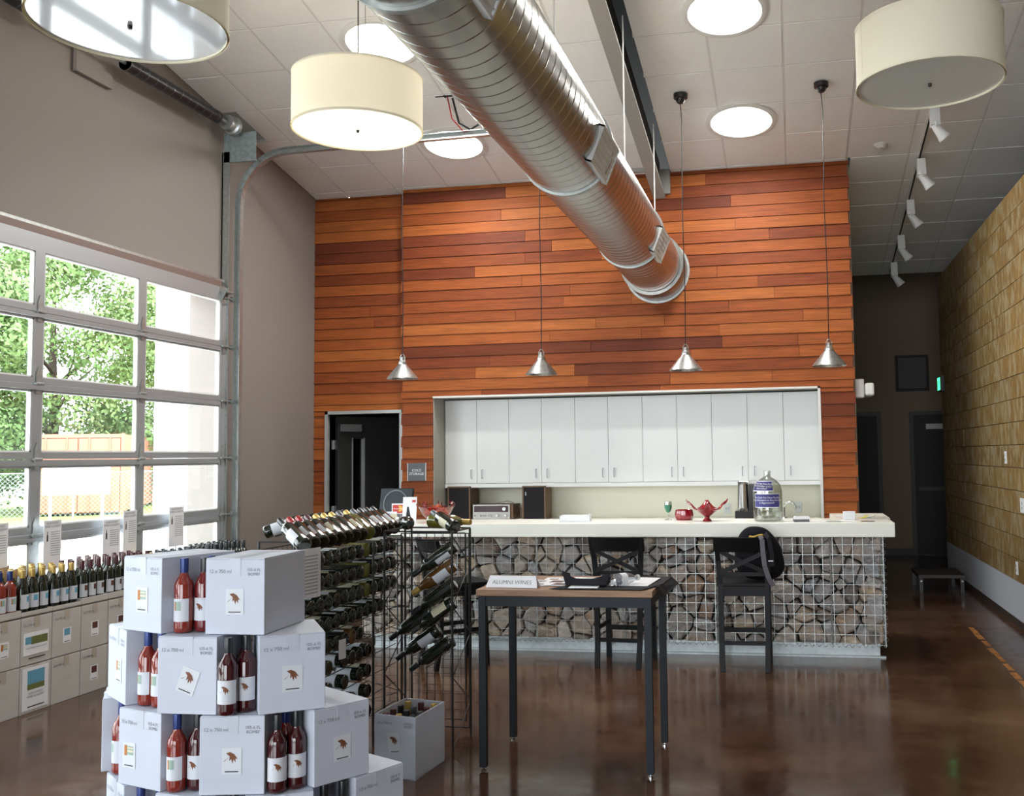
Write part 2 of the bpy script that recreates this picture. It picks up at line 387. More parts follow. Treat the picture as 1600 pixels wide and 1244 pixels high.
for i in range(-9, 8):
    x0, x1 = 0.013+PX*i, 0.013+PX*(i+1)
    for sx0, sx1 in ([(x0, BX0), (BX1, x1)] if x0 < BX0 < x1 or x0 < BX1 < x1 else [(x0, x1)]):
        a0, a1 = max(sx0, XL), min(sx1, 4.85)
        if sx0 < BX0 < sx1: a1 = BX0
        if sx0 < BX1 < sx1: a0 = BX1
        if a1-a0 < 0.02 or (a0 >= BX0 and a1 <= BX1): continue
        for j in range(-30, 8):
            y0, y1 = 9.458+PYT*j, 9.458+PYT*(j+1)
            lim = YB+0.12 if a0 < 0.61 else 13.5
            if a0 >= 0.61 and y0 > YB-0.1 and a0 < 0.645: a0 = 0.645
            if y0 > lim: continue
            y1 = min(y1, lim); y0 = max(y0, NY)
            if y1-y0 < 0.02: continue
            if i == -9 and 8.2 < 9.458+PYT*j+0.2 < 8.75: a_ = a0+0.16
            else: a_ = a0
            seen = y0 > 4.0 and a0 < 3.2 and not (a0 > 0.5 and y0 < 4.8)
            if seen and ntile < 298:
                part('ceiling_tile', ctile(a_, a1, y0, y1, 0.006*((i+j) % 2)*0.2, g=0.010), 'tile_white', cl); ntile += 1
            else: ctile(a_, a1, y0, y1, g=0.010, b=far_tiles)
part('far_ceiling_tile', far_tiles, 'tile_white', cl, kind='stuff')
for x in xs:
    if BX0-0.02 < x < BX1+0.02: continue
    y1 = YB+0.1 if x < 0.61 else 13.5
    main = round((x-0.013)/PX) % 2 == 0
    wd = 0.012
    grid.hexa([(x-wd,NY,cz(NY)+0.004),(x+wd,NY,cz(NY)+0.004),(x+wd,y1,cz(y1)+0.004),(x-wd,y1,cz(y1)+0.004)],
              [(x-wd,NY,cz(NY)+0.03),(x+wd,NY,cz(NY)+0.03),(x+wd,y1,cz(y1)+0.03),(x-wd,y1,cz(y1)+0.03)])
for y in ys:
    if y < NY: continue
    for a0, a1 in ((XL, BX0), (BX1, 0.63 if y > YB+0.1 else 4.85)) if y < YB+0.1 else ((0.63, 4.85),):
        if y > 13.5: continue
        grid.hexa([(a0,y-0.011,cz(y-.011)+0.005),(a1,y-0.011,cz(y-.011)+0.005),(a1,y+0.011,cz(y+.011)+0.005),(a0,y+0.011,cz(y+.011)+0.005)],
                  [(a0,y-0.011,cz(y-.011)+0.03),(a1,y-0.011,cz(y-.011)+0.03),(a1,y+0.011,cz(y+.011)+0.03),(a0,y+0.011,cz(y+.011)+0.03)])
part('ceiling_grid', grid, 'grid_white', cl)
# steel beam
bm_ = struct('trim_1', (lambda b: (b.hexa([(-1.36,NY,cz(NY)-0.28),(-1.235,NY,cz(NY)-0.28),(-1.235,YB,cz(YB)-0.28),(-1.36,YB,cz(YB)-0.28)],
      [(-1.36,NY,cz(NY)-0.262),(-1.235,NY,cz(NY)-0.262),(-1.235,YB,cz(YB)-0.262),(-1.36,YB,cz(YB)-0.262)]), b)[1])(MB()), 'beam_grey')
b = MB(); b.hexa([(-1.305,NY,cz(NY)-0.262),(-1.29,NY,cz(NY)-0.262),(-1.29,YB,cz(YB)-0.262),(-1.305,YB,cz(YB)-0.262)],
      [(-1.305,NY,cz(NY)+0.1),(-1.29,NY,cz(NY)+0.1),(-1.29,YB,cz(YB)+0.1),(-1.305,YB,cz(YB)+0.1)])
part('beam_web', b, 'beam_dark', bm_)  # web coloured near black for the shade in the beam slot
b = MB(); b.box(-1.30, -1.18, YB-0.06, YB, cz(YB)-0.24, cz(YB)+0.02); b.box(-1.62, -1.36, YB-0.5, YB-0.45, 4.42, 4.46); part('beam_bracket', b, 'beam_grey', bm_)

# cedar wall -------------------------------------------------------
HB = 0.1215
wb = struct('wall_back', (lambda b: (b.box(-4.15, -3.801, YB+0.02, YB+0.12, 0, 4.55), b.box(0.291, 0.60, YB+0.02, YB+0.12, 0, 4.55),
      b.box(-3.801, 0.291, YB+0.02, YB+0.12, 2.252, 4.55), b.box(XL, -5.055, YS+0.02, YS+0.12, 0, 4.5), b.box(-4.203, -4.13, YS+0.02, YS+0.12, 0, 4.5),
      b.box(-5.055, -4.203, YS+0.02, YS+0.12, 2.09, 4.5), b)[-1])(MB()), 'beam_dark')
random.seed(11)
def board(x0, x1, y, z0, z1, slope=False):
    x0 += 0.0015; x1 -= 0.0015; d = random.uniform(0, 0.004)
    b = MB()
    b.hexa([(x0,y-0.012-d,z0+0.003),(x1,y-0.012-d,z0+0.003),(x1,y+0.02,z0+0.003),(x0,y+0.02,z0+0.003)],
           [(x0,y-0.002-d,z1),(x1,y-0.002-d,z1),(x1,y+0.02,z1),(x0,y+0.02,z1)])
    part('cedar_board', b, 'cedar', wb)
def run(x0, x1, y, z0, z1, lo=0.7, hi=2.3):
    x = x0
    while x < x1-0.02:
        L = random.uniform(lo, hi)
        if x1-(x+L) < 0.35: L = x1-x
        board(x, min(x+L, x1), y, z0, z1); x += L
nrow = int(math.ceil(4.55/HB))
for k in range(nrow):
    z0 = k*HB; z1 = min(z0+HB, 4.535)
    if z1-z0 < 0.02: continue
    e = 0.635 if k % 2 else 0.618; s = -4.15 if k % 2 else -4.165
    if z0 >= 2.232-0.06:
        run(s, e, YB, max(z0, 2.232) if z0 < 2.232 else z0, z1)
        if z0 < 2.232: board(s, -3.80, YB, z0, 2.231); board(0.292, e, YB, z0, 2.231)
    elif z1 > 0.9:
        run(s, -3.80, YB, z0, z1, 3, 3); run(0.292, e, YB, z0, z1, 3, 3)
    z1s = min(z0+HB, 4.52)
    if 2.06 < z0 < 2.12: board(XL, -5.092, YS, z0, 2.119); board(-4.188, -4.152, YS, z0, 2.119)
    if z0 > 2.06: run(XL, -4.152, YS, z0, z1s, 0.6, 1.4) if z0 > 2.6 else run(XL, -4.152, YS, max(z0, 2.12), z1s, 3, 3)
    elif z1 > 0.5:
        board(XL, -5.075, YS, z0, z1); board(-4.19, -4.152, YS, z0, z1)
# recess for the back counter
rc = MB()
rc.box(-3.80, -3.793, YB, 10.8, 0, 2.24); rc.box(0.283, 0.29, YB, 10.8, 0, 2.24); rc.box(-3.793, 0.283, YB, 10.8, 2.235, 2.25)
struct('trim_2', rc, 'recess_grey')
mb = MB(); mb.box(-3.80, 0.29, 10.8, 10.9, 0, 2.3); struct('wall_niche', mb, 'cream_paint')
mb = MB(); mb.box(0.265, 0.292, YB-0.02, YB, 0.9, 2.25); mb.box(-3.80, 0.292, YB-0.02, YB, 2.23, 2.25); struct('trim_3', mb, 'smoke_white')

# cold storage door -------------------------------------------------
mb = MB(); mb.box(-5.09, -5.055, YS-0.03, YS+0.12, 0, 2.12); mb.box(-4.225, -4.19, YS-0.005, YS+0.12, 0, 2.12); mb.box(-5.09, -4.19, YS-0.03, YS+0.12, 2.085, 2.12)
d1 = struct('door_1', mb, 'frame_grey')
b = MB(); b.T = Matrix.Translation((-5.04, YS+0.13, 0)) @ Matrix.Rotation(R(62), 4, 'Z')
b.box(0, 0.20, -0.045, 0, 0.01, 2.07); b.box(0.36, 0.86, -0.045, 0, 0.01, 2.07); b.box(0.20, 0.36, -0.045, 0, 0.01, 0.85); b.box(0.20, 0.36, -0.045, 0, 1.82, 2.07)
dl = part('door_leaf', b, 'door_dark', d1)
b = MB(); b.T = Matrix.Translation((-5.04, YS+0.13, 0)) @ Matrix.Rotation(R(62), 4, 'Z')
b.box(0.19, 0.205, -0.05, 0.005, 0.84, 1.83); b.box(0.355, 0.37, -0.05, 0.005, 0.84, 1.83); part('lite_frame', b, 'frame_grey', dl)
b = MB(); b.T = Matrix.Translation((-5.04, YS+0.13, 0)) @ Matrix.Rotation(R(62), 4, 'Z'); b.box(0.20, 0.36, -0.025, -0.02, 0.85, 1.82); part('pane', b, 'pane_glass', dl)
b = MB(); b.T = Matrix.Translation((-5.04, YS+0.13, 0)) @ Matrix.Rotation(R(62), 4, 'Z'); b.box(0.03, 0.28, -0.11, -0.05, 1.9, 1.98); part('door_closer', b, 'aluminium', d1)
for z in (1.75, 1.02, 0.25):
    b = MB(); b.box(-5.055, -5.02, YS+0.07, YS+0.125, z-0.05, z+0.05); part('hinge', b, 'galvanised', d1)
mb = MB(); mb.box(-5.6, -3.9, 12.0, 12.05, 0, 2.6); mb.box(-5.6, -5.55, 10.3, 12, 0, 2.6); mb.box(-3.95, -3.9, 10.9, 12, 0, 2.6); mb.box(-5.6, -3.9, 10.3, 12, 2.6, 2.65); mb.box(-5.6,-3.9,10.3,12.05,-0.05,0.0)
struct('wall_storage', mb, 'room_dark')
t = thing('door_sign', 'small grey square sign reading COLD STORAGE on the cedar wall', 'sign', (-3.98, YB-0.016, 1.44))
b = MB(); b.box(-0.10, 0.10, -0.012, 0, -0.095, 0.095); part('plaque', b, 'sign_grey', t)
b = MB(); b.box(-0.106, -0.10, -0.014, 0, -0.095, 0.095); b.box(0.10, 0.106, -0.014, 0, -0.095, 0.095); part('edge_strip', b, 'white_paint', t)
text('lettering', 'COLD\nSTORAGE', 0.038, 'white_print', t, (0, -0.0135, 0.005), (R(90), 0, 0), 'CENTER')

# insulated foam block wall on the right ------------------------------
wr = struct('wall_right', (lambda b: (b.box(XR+0.02, XR+0.25, 2.0, 13.5, 0, 3.88), b)[1])(MB()), 'beam_dark')
HC = 0.2035; nb = 0
for k in range(17):
    z0 = 0.405+HC*k; y = 3.4 + (0.61 if k % 4 < 2 else 0) - 1.22
    while y < 13.48:
        y0, y1 = max(y, 5.2), min(y+1.22, 13.5)
        if y1-y0 > 0.05:
            b = MB(); dd = random.uniform(0, 0.005)
            b.box(XR-dd, XR+0.03, y0+0.003, y1-0.003, z0+0.004, z0+HC-0.002); part('foam_panel', b, 'strand_foam', wr); nb += 1
        y += 1.22
mb = MB(); mb.box(XR-0.006, XR+0.02, 2.0, 13.5, 0.07, 0.405); struct('baseboard_right', mb, 'band_grey')
mb = MB(); mb.box(XR-0.004, XR+0.02, 2.0, 13.5, 0, 0.07); struct('baseboard_dark', mb, 'base_dark')
b = MB(); b.tube([(2.45, 11.0, 3.2), (2.45, 11.0, 4.3)], 0.012); b.tube([(2.45,11.0,4.3),(2.45,11.0,4.38)],0.03)
tag(part('brace_rod', b, 'beam_grey'), 'dark vertical rod rising behind the top of the strand panel wall', 'rod')
def plate(name, loc, w_, h_, axis, label, extra=None, sm='white_paint'):
    t = thing(name, label, 'switch' if 'switch' in name else 'outlet', loc)
    b = MB()
    if axis == 'x': b.box(-0.010, 0, -w_/2, w_/2, -h_/2, h_/2)
    else: b.box(-w_/2, w_/2, -0.008, 0, -h_/2, h_/2)
    part('plate', b, sm, t, bevel=0.002)
    b = MB()
    if axis == 'x':
        for q in (-0.02, 0.02): b.box(-0.014, -0.008, -0.008, 0.008, q-0.012, q+0.012)
    else:
        for q in (-0.014, 0.014): b.box(q-0.008, q+0.008, -0.012, -0.006, -0.012, 0.014)
    part('toggle' if 'switch' in name else 'socket', b, 'frame_grey' if axis == 'x' else 'band_grey', t)
plate('wall_switch', (XR-0.005, 9.665, 1.512), 0.07, 0.115, 'x', 'narrow white switch plate highest up on the strand panel wall')
plate('wall_switch', (XR-0.005, 9.05, 1.10), 0.16, 0.125, 'x', 'wide white switch plate at the right edge of the strand panel wall')
plate('wall_outlet', (XR-0.005, 9.378, 0.529), 0.07, 0.115, 'x', 'white outlet low on the strand panel wall just above the grey band')
plate('wall_outlet', (-0.711, 10.8, 0.994), 0.075, 0.115, 'y', 'white outlet behind the red flared glass vase')
plate('wall_outlet', (0.043, 10.8, 1.004), 0.075, 0.115, 'y', 'white outlet on the niche wall right of the faucet')

# far end of the passage
def fardoor(n, x0, x1, z1, closer):
    mb = MB(); mb.box(x0-0.06, x0, YF-0.03, YF, 0, z1+0.06); mb.box(x1, x1+0.06, YF-0.03, YF, 0, z1+0.06); mb.box(x0, x1, YF-0.03, YF, z1, z1+0.06)
    d = struct(n, mb, 'base_dark'); b = MB(); b.box(x0, x1, YF-0.022, YF-0.005, 0.012, z1); part('door_leaf', b, 'door_brown', d)
    if closer: b = MB(); b.box(x0+0.18, x0+0.62, YF-0.10, YF-0.03, z1-0.22, z1-0.14); part('door_closer', b, 'frame_grey', d); b = MB(); b.box(x0+0.05, x1-0.05, YF-0.08, YF-0.03, 0.98, 1.04); part('push_bar', b, 'base_dark', d)
fardoor('door_2', 0.66, 1.30, 2.14, False); fardoor('door_3', 1.84, 2.76, 2.14, True)
t = thing('wall_panel', 'dark square access panel high on the far passage wall', 'panel', (1.85, YF, 2.79))
b = MB(); b.box(-0.22, 0.22, -0.05, 0, -0.25, 0.25); part('cover', b, 'base_dark', t, bevel=0.01)
b = MB(); b.box(-0.25, 0.25, -0.02, 0, -0.28, 0.28); part('frame', b, 'door_brown', t)
t = thing('exit_sign', 'small glowing green exit sign at the end of the strand panel wall', 'sign', (1.93, 13.38, 2.454))
b = MB(); b.box(-0.03, 0.02, -0.12, 0.12, -0.1, 0.1); part('housing', b, 'base_dark', t)
b = MB(); b.box(-0.033, -0.03, -0.105, 0.105, -0.08, 0.08); part('face', b, 'exit_green', t)
text('lettering', 'EXIT', 0.11, 'white_print', t, (-0.034, 0.10, -0.04), (R(90), 0, R(-90)))
t = thing('emergency_light', 'white twin head emergency light on the right end of the cedar wall', 'light', (0.64, 10.32, 2.22))
b = MB(); b.box(0, 0.09, -0.10, 0.10, -0.09, 0.10); part('body', b, 'smoke_white', t, bevel=0.01)
for s in (-1, 1):
    b = MB(); b.box(0.095, 0.185, s*0.09-0.06, s*0.09+0.06, -0.075, 0.055); part('lamp_head', b, 'smoke_white', t, bevel=0.02)
    b = MB(); b.tube([(0.08, s*0.05, 0.02), (0.12, s*0.07, 0.0)], 0.012); part('bracket', b, 'smoke_white', t)
t = thing('step_stool', 'low black platform step standing in the dark passage', 'step', (1.62, 11.95, 0))
b = MB(); b.box(-0.27, 0.24, -0.35, 0.35, 0.16, 0.20); part('deck', b, 'base_dark', t, bevel=0.005)
for sx in (-0.24, 0.20):
    for sy in (-0.32, 0.32):
        b = MB(); b.box(sx-0.02, sx+0.02, sy-0.02, sy+0.02, 0, 0.16); part('leg', b, 'black_plastic', t)
        b = MB(); b.lathe([(0.0,0),(0.012,0.0),(0.012,0.006),(0,0.006)], 8); o = part('bolt', b, 'chrome', t); o.location = (sx, sy-0.026 if sy < 0 else sy+0.02, 0.13); o.rotation_euler = (R(90),0,0)
b = MB(); 
for k in range(14):
    y0 = 5.2+k*0.30; x_ = 1.50+0.0156*(y0-7.2)
    b.box(x_-0.025+random.uniform(-.008,.008), x_+0.02, y0, y0+random.uniform(0.2, 0.3), 0.0005, 0.0015)
tag(part('floor_stripe', b, 'orange_paint'), 'worn orange paint stripe on the brown floor by the right wall', 'floor marking')

# ------------------------------------------------------------------ garage door (sectional, glazed)
gd = struct('door_4', (lambda b: (b.box(-5.20, -5.14, 8.31-0.0, 8.33, 0, 3.2), b)[1])(MB()), 'galvanised')
rails = [(0.0,0.11),(0.52,0.63),(1.045,1.15),(1.565,1.665),(2.095,2.185),(2.60,2.69),(3.07,3.195)]
mull = [8.265]+[8.265-0.046-1.105*k-0.0 for k in range(1, 7)]
mull = [8.265, 7.115, 6.0, 4.885, 3.77, 2.655, 1.67]
for z0, z1 in rails:
    b = MB(); zm = (z0+z1)/2
    if z0 < 0.01 or z0 > 3: b.box(-5.20, -5.155, 1.62, 8.31, z0, z1)
    else: b.box(-5.20, -5.155, 1.62, 8.31, z0, zm-0.002); b.box(-5.20, -5.155, 1.62, 8.31, zm+0.002, z1); b.box(-5.152, -5.13, 1.62, 8.20, z0+0.004, z0+0.03)
    part('rail', b, 'aluminium', gd)
for i in range(6):
    z0 = rails[i][1]; z1 = rails[i+1][0]
    for j, y in enumerate(mull):
        b = MB(); b.box(-5.20, -5.155, y-0.045, y+0.045, z0, z1); part('stile', b, 'aluminium', gd)
        if j:
            p0, p1 = y+0.045, mull[j-1]-0.045
            b = MB(); b.box(-5.181, -5.177, p0, p1, z0, z1); part('pane', b, 'pane_glass', gd)
            b = MB(); b.box(-5.19,-5.160,p0,p0+0.012,z0,z1); b.box(-5.19,-5.160,p1-0.012,p1,z0,z1); b.box(-5.19,-5.160,p0,p1,z0,z0+0.012); b.box(-5.19,-5.160,p0,p1,z1-0.012,z1); part('glazing_bead', b, 'white_paint', gd)
def hinge_mesh(roller):
    b = MB(); b.box(0, 0.006, -0.02, 0.02, -0.07, -0.01); b.box(0, 0.006, -0.02, 0.02, 0.01, 0.07); b.tube([(0.014,-0.035,0),(0.014,0.035,0)], 0.012, 8)
    b.add([(0.006,-0.02,0.07),(0.006,0.02,0.07),(0.006,0,0.12),(0,-0.02,0.07),(0,0.02,0.07),(0,0,0.12)], [(0,1,2),(5,4,3),(0,2,5,3),(1,4,5,2),(0,3,4,1)])
    if roller: b.tube([(0.014,0.0,0),(0.014,0.15,0)], 0.008, 8); b.tube([(0.014,0.11,0),(0.014,0.135,0)], 0.026, 12)
    return b.mesh('hinge', 'galvanised', True)
hm, hr = hinge_mesh(False), hinge_mesh(True)
for z0, z1 in rails[1:-1]:
    for j, y in enumerate(mull):
        link('hinge', hr if j == 0 else hm, gd, (-5.153, y, (z0+z1)/2))
link('hinge', hr, gd, (-5.153, mull[0], 3.1))
b = MB(); b.box(-5.16, -5.08, 8.20, 8.33, 3.14, 3.155); b.box(-5.16, -5.15, 8.20, 8.33, 3.05, 3.2); b.add([(-5.15,8.21,3.05),(-5.09,8.21,3.15),(-5.15,8.21,3.15),(-5.15,8.215,3.05),(-5.09,8.215,3.15),(-5.15,8.215,3.15)],[(0,1,2),(5,4,3),(0,3,4,1),(1,4,5,2),(2,5,3,0)])
part('top_bracket', b, 'galvanised', gd)
b = MB(); b.box(-5.20, -5.16, 1.62, 8.24, 3.197, 3.25); part('weather_strip', b, 'reflection_brown', gd)  # the strip's reddish brown is a reflection put into its colour
b = MB(); b.box(-5.20, -5.17, 1.62, 8.3, 3.25, 3.275); part('header_angle', b, 'galvanised', gd)
gd2 = struct('added_door', (lambda b: (b.box(-5.20, -5.14, 0.8, 0.82, 0, 3.2), b)[1])(MB()), 'galvanised')  # unseen second garage door, added to brighten the room
for z0, z1 in rails: b = MB(); b.box(-5.20, -5.155, -5.9, 0.8, z0, z1); part('rail', b, 'aluminium', gd2)
for j in range(7): y = 0.755-1.1*j; b = MB(); b.box(-5.20, -5.155, y-0.045, y+0.045, 0, 3.1); part('stile', b, 'aluminium', gd2)
# track, spring, drum, bracket
def channel(b, pts, nrm_):
    b.tube(pts, 0.026, 4)
b = MB(); b.box(-5.225, -5.215, 8.33, 8.40, 0, 4.50); b.box(-5.225, -5.15, 8.33, 8.336, 0, 4.50); tr = part('angle_post', b, 'galvanised', gd)
pts = [(-5.10, 8.42, 0.03), (-5.10, 8.42, 4.0)]
Rr = 0.50
for k in range(1, 11):
    a = R(9*k); pts.append((-5.10+Rr*(1-math.cos(a)), 8.42, 4.0+Rr*math.sin(a)))
pts.append((-2.50, 8.40, 4.52))
b = MB()
for o1, o2, in ((0.024, 0.003), ):
    P = [Vector(p) for p in pts]
    for off_y, wdt, hgt in ((0.026, 0.006, 0.055),):
        for a_, c_ in zip(P[:-1], P[1:]):
            dn = (c_-a_).normalized(); side = dn.cross(Vector((0,1,0)))
            b.bar(a_+Vector((0,off_y,0)), c_+Vector((0,off_y,0)), 0.004, 0.056, side)
            b.bar(a_+Vector((0,0,0))+side*0.028, c_+side*0.028, 0.056, 0.004, side)
            b.bar(a_-side*0.028, c_-side*0.028, 0.056, 0.004, side)
part('curved_track', b, 'galvanised', gd)
b = MB(); b.box(-5.21, -4.88, 8.33, 8.336, 4.40, 4.68); b.box(-5.21,-4.88,8.336,8.36,4.40,4.406); part('end_plate', b, 'galv_dull', gd)
b = MB(); b.tube([(-5.06, 1.5, 4.71), (-5.06, 8.34, 4.71)], 0.014, 8); part('torsion_tube', b, 'galvanised', gd)
for y0, y1 in ((6.72, 7.98), (4.4, 5.95)):
    b = MB(); b.tube([(-5.06, y0, 4.71), (-5.06, y1, 4.71)], 0.056, 14)
    sp = part('torsion_spring', b, 'black_plastic', gd, smooth=True)
    b = MB(); n = int((y1-y0)/0.11)
    for k in range(n+1): b.tube([(-5.06, y0+k*0.11, 4.71), (-5.06, y0+k*0.11+0.008, 4.71)], 0.058, 14)
    part('paint_ring', b, 'cap_grey', sp)
b = MB(); b.T = Matrix.Translation((-5.06, 8.2, 4.71)) @ Matrix.Rotation(R(-90), 4, 'X')
b.lathe([(0.03,-0.09),(0.07,-0.085),(0.075,-0.06),(0.062,-0.055),(0.062,0.0),(0.085,0.01),(0.088,0.05),(0.03,0.055)], 20); part('cable_drum', b, 'galvanised', gd, smooth=True)
b = MB(); b.box(-5.22, -5.19, 6.35, 6.75, 4.52, 4.72); part('spring_bracket', b, 'wall_paint', gd)
b = MB(); b.tube([(-2.95, 8.35, cz(8.35)), (-2.9, 8.38, 4.62), (-2.8, 8.4, 4.56), (-2.72, 8.4, 4.60)], 0.01, 6); 
tag(part('loose_cable', b, 'black_cord'), 'loop of loose cable hanging from the dark hole in the ceiling', 'cable')
b = MB(); b.tube([(-2.99, 8.33, cz(8.33)), (-2.96, 8.36, 4.66), (-2.86, 8.4, 4.54), (-2.76, 8.4, 4.55)], 0.006, 6)
tag(part('red_wire', b, 'cap_red'), 'thin red wire drooping from the dark hole in the ceiling', 'wire')
b = MB(); b.box(-3.10, -2.92, 8.30, 8.40, cz(8.3)-0.004, cz(8.3)+0.02); tag(part('ceiling_box', b, 'dark_void'), 'small dark rectangular opening cut in a ceiling tile', 'opening')

# ------------------------------------------------------------------ outside
mb = MB(); mb.box(-120, XL-0.3, -60, 90, -0.15, -0.05); struct('ground', mb, 'concrete_out')
mb = MB(); mb.T = Matrix.Rotation(R(38), 4, 'Z'); mb.box(-40, 40, 29.0, 60, -0.05, -0.046)
g = part('grass_strip', mb, 'grass', kind='stuff'); tag(g, 'bright strip of grass beyond the concrete yard', 'grass')
mb = MB(); mb.box(-5.92, -5.42, 8.36, 8.8, -0.05, 6.0); tag(part('exterior_pillar', mb, 'exterior_white'), 'white pillar standing outside at the right edge of the garage door', 'pillar')
mb = MB(); mb.box(-5.55, -5.53, 1.62, 8.31, 3.17, 3.6); struct('trim_4', mb, 'exterior_white')
# shipping container
ct = thing('shipping_container', 'faded red shipping container standing in the yard beyond the fence', 'container', (-20.98, 28.02, -0.045), R(28.7))
def corr(b, x0, x1, y, z0, z1, n, d, axis='x'):
    for k in range(n):
        a0 = x0+(x1-x0)*k/n; a1 = x0+(x1-x0)*(k+1)/n; m1 = a0+(a1-a0)*.35; m2 = a0+(a1-a0)*.5; m3 = a0+(a1-a0)*.85
        pr = [(a0, 0), (m1, 0), (m2, d), (m3, d), (a1, 0)]
        for (p, e), (q, f) in zip(pr[:-1], pr[1:]):
            if axis == 'x': b.quad((p,y+e,z0),(q,y+f,z0),(q,y+f,z1),(p,y+e,z1))
            else: b.quad((y+e,p,z0),(y+f,q,z0),(y+f,q,z1),(y+e,p,z1))
b = MB(); corr(b, 0, 12.2, 0.0, 0.1, 2.45, 36, 0.05, 'y'); b.box(-2.44, -0.08, 0.1, 12.2, 0.08, 0.12); b.box(-2.42, -0.02, 0.02, 12.18, 0.1, 2.42); part('side_wall', b, 'container_red', ct)
b = MB(); b.box(-2.44, 0.03, 0.0, 12.2, 2.44, 2.56); part('roof', b, 'container_red', ct)
for x0, x1 in ((-2.42, -1.24), (-1.20, -0.02)):
    b = MB(); b.box(x0, x1, -0.04, 0, 0.12, 2.42); dd = part('door', b, 'container_red', ct)
    for q in (0.25, 0.75):
        xx = x0+(x1-x0)*q; b = MB(); b.tube([(xx,-0.07,0.1),(xx,-0.07,2.45)], 0.022, 6); part('lock_rod', b, 'container_red', dd)
for x in (-2.46, 0.0):
    b = MB(); b.box(x, x+0.1, -0.06, 0.08, 0.0, 2.58); part('corner_post', b, 'container_red', ct)
t = thing('notice_board', 'blank white board standing in front of the red container', 'board', (-19.8, 25.0, -0.045), R(38))
b = MB(); b.box(-1.1, 0.6, -0.03, 0.03, 0.75, 1.65); part('panel', b, 'exterior_white', t)
for x in (-0.9, 0.4): b = MB(); b.box(x-0.04, x+0.04, 0.03, 0.09, 0, 1.6); part('post', b, 'exterior_white', t)
# chain link fence
fe = thing('chain_link_fence', 'chain link fence with steel posts along the far side of the yard', 'fence', (-21.2, 26.2, -0.05), R(38))
b = MB(); n = 150
for k in range(-n, n):
    x = k*0.13
    for s in (1, -1):
        a0, a1 = (x, 0.05), (x+s*1.3, 1.35)
        b.quad((a0[0]-0.006,0,a0[1]),(a0[0]+0.006,0,a0[1]),(a1[0]+0.006,0,a1[1]),(a1[0]-0.006,0,a1[1]))
m_ = part('mesh_wire', b, 'galv_dull', fe, kind='stuff')
b = MB(); b.tube([(-20, 0, 1.37), (20, 0, 1.37)], 0.022, 6); part('top_rail', b, 'galv_dull', fe)
for k in range(-6, 7):
    b = MB(); b.tube([(k*3, 0, 0), (k*3, 0, 1.42)], 0.03, 6); part('post', b, 'galv_dull', fe)
# trees
def tree(x, y, h, r, seed, lm, label, nl=30000):
    rnd = random.Random(seed)
    t = thing('leafy_tree', label, 'tree', (x, y, -0.05), group='trees beyond the yard')
    b = MB(); b.tube([(0,0,0),(0.1,0,h*.3),(-0.1,0.1,h*.55),(0,0,h*.8)], [0.22,0.18,0.13,0.05], 7)
    for k in range(6):
        a = rnd.uniform(0, 6.28); z = h*rnd.uniform(.25,.6); b.tube([(0,0,z),(math.cos(a)*r*.35,math.sin(a)*r*.35,z+r*.3),(math.cos(a)*r*.7,math.sin(a)*r*.7,z+r*.5)], [0.09,0.06,0.02], 5)
    part('trunk', b, 'bark', t)
    cl_ = []
    for k in range(90):
        a = rnd.uniform(0, 6.28); q = rnd.uniform(0.04, 1); rr = r*math.sin(PI*min(1, q*1.02))**0.45*rnd.uniform(.55, 1)
        cl_.append((math.cos(a)*rr, math.sin(a)*rr, h*(0.06+0.9*q), rnd.uniform(.5, 1.2)*r*0.27))
    V = []; F = []
    for k in range(nl):
        cx_, cy_, cz_, cr = rnd.choice(cl_)
        d = Vector((rnd.gauss(0,1), rnd.gauss(0,1), rnd.gauss(0,1))).normalized(); p = Vector((cx_,cy_,cz_))+d*cr*rnd.uniform(.45,1.1)
        s = rnd.uniform(.05,.12); u = d.orthogonal().normalized(); u = (u+d*rnd.uniform(-.7,.7)).normalized(); v = d.cross(u).normalized()
        a = rnd.uniform(0, 6.28); uu = u*math.cos(a)+v*math.sin(a); vv = v*math.cos(a)-u*math.sin(a)
        i = len(V); V += [p-uu*s, p-vv*s*.6, p+uu*s, p+vv*s*.6]; F.append((i,i+1,i+2,i+3))
    me = bpy.data.meshes.new('foliage'); me.from_pydata([tuple(v) for v in V], [], F); me.materials.append(MATS[lm]); link('foliage', me, t, kind='stuff')
    for o in t.children:
        if o.name.startswith('foliage'): pass
specs = [(-31.5,22.0,10.5,4.6,'leaf_b','pale leafy tree at the far left behind the fence'),(-26.6,27.0,8.6,3.6,'leaf_a','dark green tree seen left of the red container'),
         (-27.2,32.4,10.4,4.8,'leaf_a','tall green tree rising directly behind the red container'),(-24.3,36.6,9.6,4.2,'leaf_b','light green tree right of centre behind the container'),
         (-21.2,38.6,9.2,4.0,'leaf_a','green tree seen beside the white outside pillar'),(-28.6,25.0,5.0,2.8,'leaf_b','low bright bush in front of the taller trees on the left'),
         (-36,30,13,6,'leaf_a','tallest dark tree at the back left of the yard'),(-17,43,9,4.2,'leaf_b','pale tree farthest to the right beyond the container')]
for i, (x, y, h, r, lm, lb) in enumerate(specs): tree(x, y, h, r, 40+i, lm, lb)

